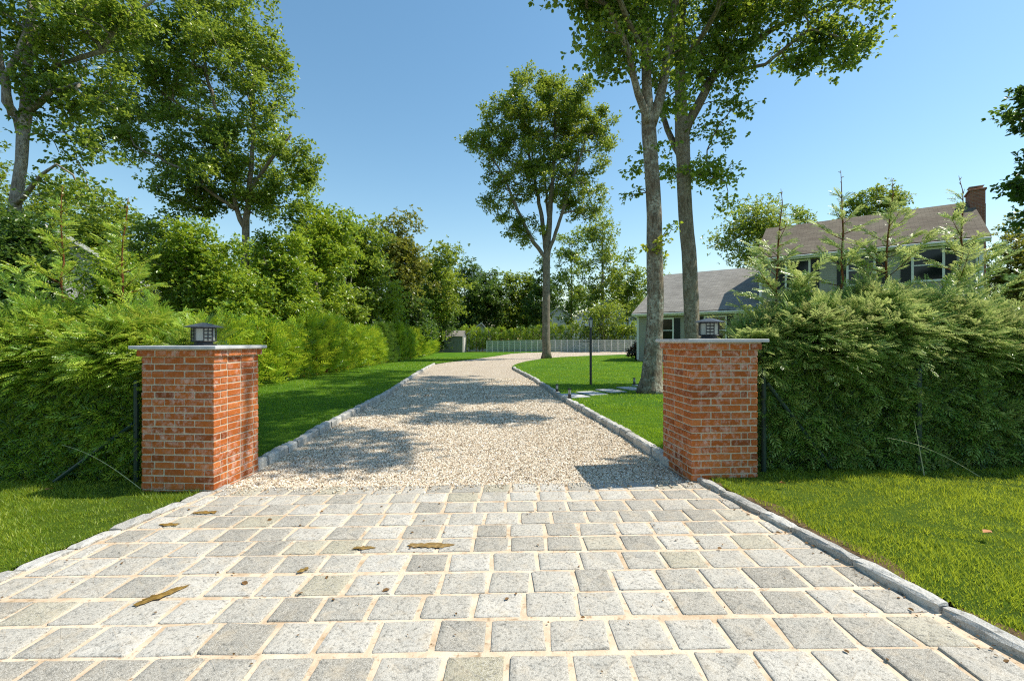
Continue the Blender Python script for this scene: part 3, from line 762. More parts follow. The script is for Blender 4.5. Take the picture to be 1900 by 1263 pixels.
def leaves(centers, nleaf, clr, L, rng, outward=None, per=5, flat=0.7, quad=True, tint_bias=0.0, ctint=None):
    centers = np.asarray(centers); nc = len(centers); ns = max(1, nleaf // per)
    ci = rng.integers(0, nc, ns)
    if ctint is None: ctint = rng.uniform(0, 1, nc)
    sp = centers[ci] + rng.normal(0, 1, (ns, 3)) * clr * np.array([0.62, 0.62, 0.62 * flat])
    cc = centers.mean(0)
    od = norm(sp - cc)
    i = np.repeat(np.arange(ns), per); n = len(i)
    d = rng.normal(0, 1, (n, 3)) + od[i] * 0.6 + np.array([0, 0, 0.0]); d = norm(d); d[:, 2] *= 0.65
    up = np.array([0, 0, 1.0]) + rng.normal(0, 0.55, (n, 3)) + od[i] * 0.25
    Mx = bases(d, up); S = L * rng.uniform(0.65, 1.25, n)
    TV, TF = (LEAF4_V, LEAF4_F) if quad else (LEAF_V, LEAF_F)
    V, Fs = instance(TV, TF, Mx, sp[i] + norm(d) * (L * 0.12), S)
    t = np.clip(0.55 * ctint[ci][i] + 0.45 * rng.uniform(0, 1, n) + tint_bias, 0, 1)
    return V, Fs, np.repeat(t, len(TV))

def sample_blobs(blobs, n, rng, shell=0.35):
    w = np.array([(r[0] * r[1] * r[2]) ** 0.72 for c, r in blobs]); w /= w.sum()
    k = rng.choice(len(blobs), n, p=w); u = norm(rng.normal(0, 1, (n, 3))); rad = (shell + (1 - shell) * rng.uniform(0, 1, n) ** 0.6)
    C = np.array([b[0] for b in blobs])[k]; Rr = np.array([b[1] for b in blobs])[k]
    return C + u * rad[:, None] * Rr

def blob(px, py, rx, ry, Y, rd=None):
    c = P(px, py, Y); s_ = Y / F
    return (c, np.array([rx * s_, (rd if rd else rx * s_), ry * s_]))

def tree(name, label, cat, trunk, limbs, blobs, ncl, nleaf, clr, L, mat, bark, seed, group=None, quad=True, rt=0.014, extra=None, minz=-99, flat=0.7, sides=10, shell=0.35, upbias=0.8, leafname='crown'):
    rng = np.random.default_rng(seed)
    base = np.array(trunk[0][0], float)
    root = empty(name, tuple(base), 0, label, cat, group)
    T = Tree()
    pts = [np.array(p) - base for p, r in trunk]; rad = [r for p, r in trunk]
    T.polyline(pts, rad, rng=rng, step=0.45, wob=rad[-1] * 0.15)
    for lb in limbs:
        p0 = np.array(lb[0][0]) - base; n = T.nearest(p0)
        T.polyline([T.p[n]] + [np.array(p) - base for p, r in lb[1:]], [min(lb[0][1], T.r[n] * 0.95)] + [r for p, r in lb[1:]], par=n, rng=rng, step=0.45, wob=0.03)
    tg = sample_blobs([(c - base, r) for c, r in blobs], ncl, rng, shell)
    ends = T.grow(tg, rng, rt=rt, upbias=upbias, minz=minz)
    T.mesh('trunk', M[bark], root, sides)
    cl = np.concatenate([tg, tg + rng.normal(0, clr * 0.5, tg.shape)])
    V, Fs, t = leaves(cl, nleaf, clr, L, rng, quad=quad, flat=flat)
    mesh_obj(leafname, V, Fs, M[mat], root, tint=t)
    return root

# --- right: two tall oaks behind the right pillar
YA, YB = 11.3, 13.6
pA = lambda x, y, dy=0: P(x, y, YA + dy); pB = lambda x, y, dy=0: P(x, y, YB + dy)
gA = float(gz(3.4)) + 0.06
bA = pA(1207, 737); bA[2] = gA
tree('oak_tree', 'tall oak with lichened bark and flared foot beside the right brick pillar', 'tree',
     [(bA, 0.36), (bA + [0.0, 0, 0.10], 0.335), (bA + [0.03, 0, 0.35], 0.265), (bA + [0.05, 0, 0.8], 0.232), (pA(1215, 600), 0.200), (pA(1215, 500), 0.200), (pA(1214, 400), 0.182), (pA(1208, 300), 0.172), (pA(1204, 245), 0.178), (pA(1200, 160), 0.12), (pA(1197, 60), 0.11), (pA(1192, -60), 0.10), (pA(1185, -220), 0.07)],
     [[(pA(1204, 250), 0.14), (pA(1221, 195), 0.120), (pA(1237, 110, .2), 0.11), (pA(1254, 0, .4), 0.09), (pA(1290, -160, .6), 0.06)],
      [(pA(1204, 260), 0.12), (pA(1184, 175, -.2), 0.085), (pA(1165, 90, -.5), 0.07), (pA(1128, 10, -.9), 0.05), (pA(1062, -20, -1.2), 0.03)],
      [(pA(1200, 120), 0.08), (pA(1130, -40, -1.5), 0.06), (pA(1060, -200, -3.4), 0.04)]],
     [blob(1130, 50, 70, 75, YA - .4, 1.2), blob(1085, 10, 40, 40, YA - 1), blob(1185, 40, 60, 90, YA, 1.2), blob(1180, -130, 170, 110, YA, 2.4), blob(1090, -190, 130, 110, YA - 2.5, 2.2), blob(1200, 290, 28, 55, YA + .3, .5), blob(1185, 345, 22, 18, YA + .2, .3), blob(1240, 140, 40, 80, YA + .6, .8), blob(1000, -330, 160, 90, YA - 3, 1.6), (np.array([4.3, 6.2, 10.8]), np.array([1.5, 0.7, 1.0])), (np.array([5.2, 7.3, 12.6]), np.array([1.8, 1.0, 1.0]))],  # crown masses at the end are unseen, added to shade the near gravel
     230, 44000, 0.36, 0.108, 'oak_leaf', 'bark_lichen', 21, quad=False, sides=16, minz=5.5, group='tall oaks right of the drive')
bB = pB(1287, 715); bB[2] = float(gz(5)) + 0.06
tree('oak_tree', 'second tall oak behind the right pillar, spreading a long limb over the roofs', 'tree',
     [(bB, 0.32), (bB + [0, 0, 0.35], 0.255), (pB(1285, 620), 0.225), (pB(1280, 500), 0.215), (pB(1272, 400), 0.205), (pB(1268, 300), 0.20), (pB(1266, 255), 0.21), (pB(1262, 160), 0.15), (pB(1262, 60), 0.12), (pB(1275, -80), 0.09), (pB(1290, -230), 0.05)],
     [[(pB(1267, 265), 0.15), (pB(1293, 200), 0.135), (pB(1330, 130, .2), 0.115), (pB(1400, 75, .3), 0.09), (pB(1480, 30, .2), 0.06), (pB(1560, 0, 0), 0.04), (pB(1610, 20, 0), 0.02)],
      [(pB(1345, 115), 0.08), (pB(1420, 120, -.4), 0.05), (pB(1500, 55, -.6), 0.035), (pB(1600, 80, -.8), 0.02)],
      [(pB(1266, 290), 0.10), (pB(1238, 240, .5), 0.085), (pB(1215, 150, 1.0), 0.06), (pB(1190, 60, 1.6), 0.03)],
      [(pB(1264, 120), 0.09), (pB(1330, 20, -1.5), 0.06), (pB(1370, -160, -4), 0.04)]],
     [blob(1300, 70, 70, 70, YB, 1.5), blob(1390, 40, 90, 55, YB, 1.2), blob(1490, 50, 90, 62, YB - .2, 1.0), blob(1580, 50, 62, 72, YB - .4, .9), blob(1540, 120, 55, 26, YB - .4, .7), blob(1340, 165, 55, 50, YB, .9), blob(1300, 240, 48, 40, YB, .8), blob(1310, 320, 42, 36, YB, .6), blob(1245, 310, 26, 40, YB + .6, .5), blob(1330, -110, 190, 100, YB - .6, 2.4), blob(1500, -60, 130, 60, YB - 1, 1.6), blob(1350, 368, 18, 12, YB, .3),
      blob(1330, -300, 200, 110, YB - 3.6, 2.2), (np.array([7.3, 17.0, 16.6]), np.array([3.2, 2.8, 1.6])), (np.array([6.9, 9.2, 11.6]), np.array([1.8, 0.9, 0.8])), (np.array([8.6, 14.4, 15.2]), np.array([2.4, 1.6, 1.1])), (np.array([6.2, 20.5, 19.4]), np.array([3.0, 3.0, 1.6]))],  # crown masses in world coordinates stay out of view, added to dapple the drive
     370, 88000, 0.36, 0.110, 'oak_leaf', 'bark', 22, quad=False, sides=14, minz=5.2, group='tall oaks right of the drive')
# leafy shoots low on the trunks
def shoot(px, py, Y, dirs, mat, label, seed, n=70, L=0.10):
    rng = np.random.default_rng(seed); p0 = P(px, py, Y); root = empty('leafy_shoot', tuple(p0), 0, label, 'shoot')
    mb = MB(); cl = []
    for d in dirs:
        d = np.array(d, float); k = 6; pts = [d * f + np.array([0, 0, -0.12 * f * f]) + rng.normal(0, 0.015, 3) * (f > 0) for f in np.linspace(0, 1, k)]
        mb.tube(pts, np.linspace(0.014, 0.004, k), 5); cl += pts[2:]
    mb.build('stem', M['bark'], root, tint=False)
    V, Fs, t = leaves(np.array(cl), n, 0.11, L, rng, quad=False, per=3); mesh_obj('foliage', V, Fs, M[mat], root, tint=t)
shoot(1206, 462, YA - 0.2, [(-0.25, -0.15, 0.12), (0.25, -0.2, 0.2), (0.45, -0.1, 0.35), (0.2, -0.1, -0.02)], 'yellow_leaf', 'yellow green leafy shoot growing out of the near oak trunk', 31, 110)
shoot(1228, 440, YA, [(0.4, 0, 0.35), (0.3, -.1, 0.5)], 'bright_leaf', 'thin leafy twig on the right side of the near oak trunk', 32, 50)
shoot(1200, 358, YA, [(-0.35, 0, 0.2), (-0.55, 0.1, 0.1), (-0.45, 0.0, -0.03)], 'oak_leaf', 'dark leafy stub branch on the left side of the near oak trunk', 33, 90)

# --- middle oak standing at the bend of the drive
YM = 35.0
pM = lambda x, y, dy=0: P(x, y, YM + dy)
bM = pM(1014, 666); bM[2] = float(gz(2.6)) + 0.0
tree('oak_tree', 'tall free standing oak with vase shaped crown at the bend of the drive', 'tree',
     [(bM, 0.45), (bM + [0, 0, 0.5], 0.33), (pM(1013, 600), 0.30), (pM(1014, 520), 0.28), (pM(1014, 480), 0.29), (pM(1020, 400), 0.20), (pM(1028, 300), 0.14), (pM(1030, 200), 0.07)],
     [[(pM(1013, 485), 0.16), (pM(990, 450), 0.15), (pM(960, 390, -.3), 0.12), (pM(935, 330, -.5), 0.08), (pM(900, 270, -.5), 0.05)],
      [(pM(1013, 480), 0.20), (pM(1005, 400, .5), 0.16), (pM(985, 300, .8), 0.10), (pM(970, 200, 1), 0.06)],
      [(pM(1014, 478), 0.15), (pM(1035, 420, -.5), 0.13), (pM(1062, 330, -.8), 0.09), (pM(1090, 250, -1), 0.05)],
      [(pM(1018, 420), 0.12), (pM(1010, 320, 1.8), 0.08), (pM(1005, 220, 2.6), 0.05)]],
     [blob(1000, 210, 95, 62, YM, 3.2), blob(940, 225, 48, 48, YM, 2.2), blob(1060, 205, 58, 52, YM, 2.4), blob(900, 275, 44, 44, YM, 1.8), blob(965, 310, 62, 62, YM, 2.4), blob(1085, 270, 58, 60, YM, 2.2), blob(1030, 320, 62, 72, YM, 2.4), blob(930, 370, 36, 42, YM, 1.3), blob(1075, 365, 46, 48, YM, 1.6), blob(985, 430, 26, 38, YM, 1), blob(960, 430, 22, 26, YM, 0.8), blob(1120, 240, 24, 34, YM, 1), blob(868, 265, 16, 20, YM, .8), blob(1010, 155, 60, 18, YM, 2)],
     460, 84000, 0.40, 0.175, 'oak_leaf_golden', 'bark_smooth', 23, sides=14, rt=0.018, minz=6.0, upbias=1.0)

# --- left big oak
YO = 20.0
pO = lambda x, y, dy=0: P(x, y, YO + dy)
bO = pO(458, 690); bO[2] = float(gz(-12))
tree('oak_tree', 'largest oak on the left, dense dark crown above a forked trunk', 'tree',
     [(bO, 0.27), (bO + [0, 0, .5], 0.19), (pO(456, 560), 0.165), (pO(455, 480), 0.145), (pO(456, 425), 0.15), (pO(462, 360), 0.11), (pO(470, 260), 0.08), (pO(470, 150), 0.07)],
     [[(pO(455, 435), 0.11), (pO(440, 390), 0.10), (pO(432, 330), 0.085), (pO(415, 240, .3), 0.07), (pO(385, 150), 0.07), (pO(370, 40), 0.05), (pO(365, -60), .03)],
      [(pO(440, 395), 0.10), (pO(395, 360, -.6), 0.07), (pO(330, 310, -1), 0.05), (pO(250, 270, -1.2), 0.03)],
      [(pO(462, 360), 0.09), (pO(500, 300, -.5), 0.07), (pO(540, 250, -.8), 0.04)],
      [(pO(425, 270), 0.07), (pO(340, 200, 0), 0.05), (pO(270, 150, 0), 0.03)]],
     [blob(395, 40, 110, 70, YO, 2.4), blob(450, 130, 85, 85, YO, 2.4), blob(340, 110, 95, 80, YO, 2.2), blob(265, 150, 80, 75, YO, 2), blob(330, 230, 105, 55, YO, 2), blob(450, 240, 80, 80, YO, 2.3), blob(520, 300, 60, 58, YO, 1.8), blob(520, 200, 22, 55, YO, 1.4), blob(420, 335, 90, 48, YO, 2), blob(560, 330, 36, 42, YO, 1.2), blob(230, 260, 45, 32, YO, 1), blob(340, 300, 70, 50, YO, 1.6), blob(400, -60, 120, 60, YO, 2.4), blob(500, 100, 30, 40, YO, 1.3), blob(380, 375, 55, 22, YO, 1.3), blob(205, 200, 40, 40, YO, 1), blob(225, 60, 60, 60, YO, 1.5), blob(500, 370, 60, 34, YO, 1.3), blob(345, 365, 60, 30, YO, 1.3), blob(185, 110, 40, 60, YO, 1.2), blob(180, 270, 35, 25, YO, 1)],
     430, 94000, 0.37, 0.14, 'oak_leaf', 'bark', 24, sides=12, minz=5.0, shell=0.2)

# --- far left pale-barked oak
YL = 12.0
pL = lambda x, y, dy=0: P(x, y, YL + dy)
bL = pL(20, 735); bL[2] = float(gz(-12))
tree('oak_tree', 'pale barked leaning oak with thin crown at the far left edge', 'tree',
     [(bL, 0.26), (pL(22, 500), 0.15), (pL(28, 380), 0.135), (pL(40, 300), 0.125), (pL(48, 210), 0.135), (pL(52, 120), 0.11), (pL(58, 20), 0.09), (pL(60, -120), 0.08)],
     [[(pL(42, 250), 0.11), (pL(12, 190), 0.10), (pL(0, 120, -.2), 0.085), (pL(-10, 20, -.5), 0.08)],
      [(pL(48, 205), 0.10), (pL(22, 215, -.2), 0.085), (pL(8, 150, -.4), 0.085), (pL(35, 95, -.4), 0.07), (pL(50, 60, -.4), 0.08)],
      [(pL(50, 190), 0.09), (pL(95, 170, -.3), 0.07), (pL(150, 155, -.4), 0.04)],
      [(pL(28, 385), 0.075), (pL(60, 345, -.4), 0.055), (pL(105, 305, -.7), 0.03)],
      [(pL(52, 150), 0.08), (pL(110, 120, .2), 0.07), (pL(190, 95, .3), 0.065), (pL(215, 50, .3), 0.055), (pL(285, 0, .3), 0.04), (pL(330, -50, .3), .03)]],
     [blob(90, 60, 85, 60, YL, 1.4), blob(20, 50, 60, 60, YL, 1.2), blob(160, 60, 70, 55, YL, 1.2), blob(170, 160, 60, 45, YL, 1), blob(100, 180, 55, 50, YL, .9), blob(130, 265, 60, 28, YL, .8), blob(70, -70, 170, 60, YL, 1.8), blob(20, 290, 28, 30, YL, .6), blob(110, 340, 60, 22, YL, .7), blob(190, 370, 50, 22, YL, .7), blob(230, 20, 45, 35, YL, .8), blob(60, 130, 50, 40, YL, .8)],
     200, 25000, 0.30, 0.105, 'oak_leaf', 'bark_pale', 25, quad=False, sides=12, minz=4.0)

# --- generic woodland trees
def wood_tree(px, Y, top, hw, bot, n, L, mat, label, seed, bark='bark', name='oak_tree', group='trees of the wood behind the left hedge', clr=None, tw=None, ntr=7, trunk_r=0.14, cat='tree', ncl=None, lean=0, flat_=0.7):
    rng = np.random.default_rng(seed * 7 + 1)
    b = P(px, 700, Y); b[2] = float(gz(b[0])) - 0.05
    s_ = Y / F; bl = []; hgt = bot - top
    for k in range(ntr):
        f = (k + 0.5) / ntr; cy = top + hgt * (0.14 + 0.72 * f)
        wprof = math.sin(math.pi * (0.18 + 0.64 * f)) 
        rx = hw * (0.56 + 0.14 * rng.random()) * wprof; ry = hgt * 0.20
        off = rng.uniform(-1, 1) * (hw - rx * 0.85) * wprof
        bl.append(blob(px + off, cy, rx, ry, Y + rng.uniform(-.25, .25) * hw * s_))
        bl.append(blob(px - off * 0.8 + rng.uniform(-.1, .1) * hw, cy + rng.uniform(-.08, .08) * hgt, rx * 0.85, ry, Y + rng.uniform(-.4, .4) * hw * s_))
    mid = P(px + lean, (top + bot) / 2, Y); tp = P(px + lean * 1.2, top + hgt * 0.15, Y)
    z1 = P(px, bot - hgt * 0.1, Y)
    tree(name, label, cat, [(b, trunk_r * 1.35), (b + [0.03, 0, 0.5], trunk_r), (z1, trunk_r * 0.85), (mid, trunk_r * 0.5), (tp, 0.03)], [], bl, ncl or max(60, n // 130), n,
         clr or max(0.35, hw * s_ * 0.20), L, mat, bark, seed, group=group, sides=8, rt=0.012, shell=0.25, flat=flat_)

W = [  # px, Y, top, halfwidth, bottom, leaves, leaf size, material, label, extra
 (660, 32, 385, 72, 600, 18000, 0.24, 'oak_leaf', 'oak with dark rounded top just right of the largest left oak', dict(trunk_r=.15)),
 (592, 24, 350, 72, 600, 20000, 0.18, 'bright_leaf', 'slender light green tree with dark crooked stem behind the left hedge', dict(lean=-6, trunk_r=.10)),
 (738, 40, 402, 76, 620, 20000, 0.28, 'autumn_leaf', 'tall oak with browning crown above the left hedge', {}),
 (808, 54, 446, 70, 620, 18000, 0.34, 'oak_leaf_golden', 'round golden green oak between the browning oak and the grey shed', {}),
 (702, 34, 500, 60, 650, 12000, 0.22, 'bright_leaf', 'low light green tree in front of the browning oak', dict(trunk_r=.09)),
 (862, 66, 484, 52, 645, 14000, 0.36, 'dark_leaf', 'dark green tree directly behind the grey shed', {}),
 (902, 68, 484, 46, 645, 14000, 0.36, 'dark_leaf', 'narrow dark tree right of the tree behind the shed', {}),
 (940, 70, 504, 46, 645, 12000, 0.38, 'oak_leaf', 'mid green tree with pale clumps left of the middle oak', {}),
 (978, 72, 504, 42, 645, 12000, 0.38, 'oak_leaf_golden', 'golden green tree nearest the left side of the middle oak trunk', {}),
 (530, 20, 415, 74, 650, 20000, 0.155, 'bright_leaf', 'leafy light green tree just right of the largest left oak trunk', dict(trunk_r=.08)),
 (365, 16.5, 405, 90, 650, 26000, 0.135, 'bright_leaf', 'broad light green tree left of the largest oak trunk', dict(trunk_r=.08)),
 (280, 21, 395, 80, 640, 18000, 0.16, 'oak_leaf', 'mid green tree between the grey gable and the largest oak', dict(trunk_r=.09)),
 (180, 27, 365, 95, 560, 16000, 0.20, 'oak_leaf', 'thin topped tree showing above the grey gable', dict(trunk_r=.10)),
 (40, 10.5, 385, 70, 640, 20000, 0.10, 'dark_leaf', 'dark green bushy tree at the far left under the pale oak', dict(trunk_r=.07)),
 (440, 16, 500, 70, 665, 15000, 0.13, 'bright_leaf', 'low leafy tree directly behind the left lantern', dict(trunk_r=.05)),
 (628, 26, 520, 62, 660, 14000, 0.18, 'oak_leaf', 'low leafy tree behind the hedge under the slender tree', dict(trunk_r=.06)),
 (560, 22, 540, 52, 665, 11000, 0.15, 'oak_leaf', 'small shady tree low between hedge and slender tree', dict(trunk_r=.05)),
 (-40, 14, 250, 90, 620, 12000, 0.13, 'oak_leaf', 'green tree cut off by the left edge of the view', dict(trunk_r=.1)),
 (812, 57, 530, 48, 650, 10000, 0.30, 'dark_leaf', 'low dark tree to the left of the grey shed', {}),
 (205, 12.5, 452, 50, 640, 9000, 0.10, 'bright_leaf', 'light leafy bushy tree half hiding the grey gable', dict(trunk_r=.05)),
 (100, 30, 330, 95, 600, 16000, 0.22, 'oak_leaf_golden', 'loose topped tree behind the gable at the left', dict(trunk_r=.12)),
 (490, 25, 480, 80, 640, 14000, 0.19, 'oak_leaf', 'mid green tree standing behind the largest left oak', dict(trunk_r=.09)),
]
for i, (px, Y, top, hw, bot, n, L, mt, lb, ex) in enumerate(W): wood_tree(px, Y, top, hw, bot, n, L, mt, lb, 100 + i, **ex)
tree('sapling', 'dark crooked stem rising out of the left hedge', 'tree', [(P(612, 690, 22.6), .10), (P(606, 620, 22.6), .085), (P(594, 560, 22.6), .07), (P(586, 520, 22.6), .06), (P(582, 470, 22.6), .03)], [[(P(594, 560, 22.6), .03), (P(575, 545, 22.4), .015)]],
     [blob(585, 440, 30, 30, 22.6)], 16, 1500, 0.3, 0.16, 'bright_leaf', 'bark', 500, sides=8)
tree('sapling', 'pale slender stem between hedge and dark conifer', 'tree', [(P(664, 690, 27.5), .09), (P(659, 620, 27.5), .075), (P(651, 570, 27.5), .065), (P(648, 540, 27.5), .05), (P(655, 500, 27.5), .03)], [[(P(649, 535, 27.5), .04), (P(640, 515, 27.5), .02)]],
     [blob(652, 480, 30, 26, 27.5)], 16, 1500, 0.3, 0.18, 'bright_leaf', 'bark_pale', 501, sides=8)
B = [
 (1118, 62, 400, 62, 600, 9000, 0.34, 'oak_leaf_golden', 'thin crowned pale trunked tree behind the lamp post', dict(bark='bark_pale', trunk_r=.3, ntr=5)),
 (1060, 70, 420, 48, 610, 8000, 0.36, 'oak_leaf', 'hazy green tree just right of the middle oak trunk', {}),
 (1165, 66, 465, 48, 610, 8000, 0.34, 'oak_leaf', 'green tree between the thin crowned tree and the near oak trunk', {}),
 (1225, 60, 475, 26, 600, 4000, 0.3, 'oak_leaf', 'small green tree top between the two tall oak trunks', {}),
 (1005, 66, 480, 34, 620, 6000, 0.34, 'dark_leaf', 'dark tree filling behind the middle oak trunk', {}),
 (1120, 54, 560, 60, 640, 7000, 0.26, 'oak_leaf_golden', 'low spreading tree above the slat fence behind the lamp post', dict(trunk_r=.1)),
]
for i, (px, Y, top, hw, bot, n, L, mt, lb, ex) in enumerate(B): wood_tree(px, Y, top, hw, bot, n, L, mt, lb, 140 + i, group='trees beyond the slat fence', **ex)
C_ = [
 (1405, 46, 362, 88, 510, 14000, 0.26, 'oak_leaf_golden', 'broad domed oak rising behind the house wing', dict(trunk_r=.25)),
 (1495, 48, 385, 40, 500, 5000, 0.26, 'oak_leaf', 'small oak crown right of the domed oak, behind the brown roof', dict(trunk_r=.2)),
 (1590, 44, 352, 45, 470, 6000, 0.24, 'oak_leaf', 'lower rounded crown behind the middle of the brown roof', dict(trunk_r=.2)),
 (1650, 44, 338, 52, 460, 7500, 0.24, 'oak_leaf_golden', 'taller rounded crown behind the brown roof', dict(trunk_r=.2)),
 (1885, 26, 405, 70, 650, 16000, 0.18, 'autumn_leaf', 'olive brown tree right of the house wall', dict(trunk_r=.16)),
]
for i, (px, Y, top, hw, bot, n, L, mt, lb, ex) in enumerate(C_): wood_tree(px, Y, top, hw, bot, n, L, mt, lb, 160 + i, group='trees behind the house', **ex)
def far_wood(name, label, pts, n, L, mat, seed):
    rng = np.random.default_rng(seed); bl = []
    for (px, top, w, Y) in pts:
        for f in (0.2, 0.5, 0.8): bl.append(blob(px + rng.uniform(-8, 8), top + (650 - top) * f, w, (650 - top) * 0.26, Y))
    c = sample_blobs(bl, 900, rng, 0.3); V, Fs, t = leaves(c, n, L * 2.2, L, rng); V[:, 2] = np.maximum(V[:, 2], 0.0)
    tag(mesh_obj(name, V, Fs, M[mat], tint=t), label, 'woodland', kind='stuff')
far_wood('far_woods', 'mass of distant trees closing the view beyond the fence', [(px, 545 + 12 * math.sin(px * .05), 42, 96 + 6 * math.sin(px)) for px in range(560, 1300, 40)], 42000, 0.62, 'dark_leaf', 190)
far_wood('far_woods', 'deeper woodland mass behind the left hedge trees', [(px, 470 + 18 * math.sin(px * .04), 60, 46 + 3 * math.sin(px)) for px in range(-60, 640, 55)], 42000, 0.36, 'dark_leaf', 191)
far_wood('far_woods', 'woodland mass behind the house', [(px, 560, 60, 60) for px in range(1780, 2300, 60)], 14000, 0.45, 'dark_leaf', 192)
# dark maple reaching in from the right
bMp = P(2050, 800, 12); bMp[2] = float(gz(14))
tree('maple_tree', 'dark leaved maple reaching in at the right edge of the view', 'tree',
     [(bMp, .26), (P(2030, 500, 12), .2), (P(2010, 300, 12), .15), (P(2000, 120, 12), .08)],
     [[(P(2020, 400, 12), .08), (P(1950, 370, 12), .05), (P(1880, 350, 12), .02)]],
     [blob(1905, 305, 26, 24, 12, .5), blob(1893, 350, 36, 14, 12, .5), blob(1898, 400, 42, 16, 12, .5), blob(1975, 330, 50, 90, 12, 1.2), blob(1990, 180, 60, 70, 12, 1.4)],
     90, 9000, 0.20, 0.13, 'maple_leaf', 'bark', 180, quad=False)

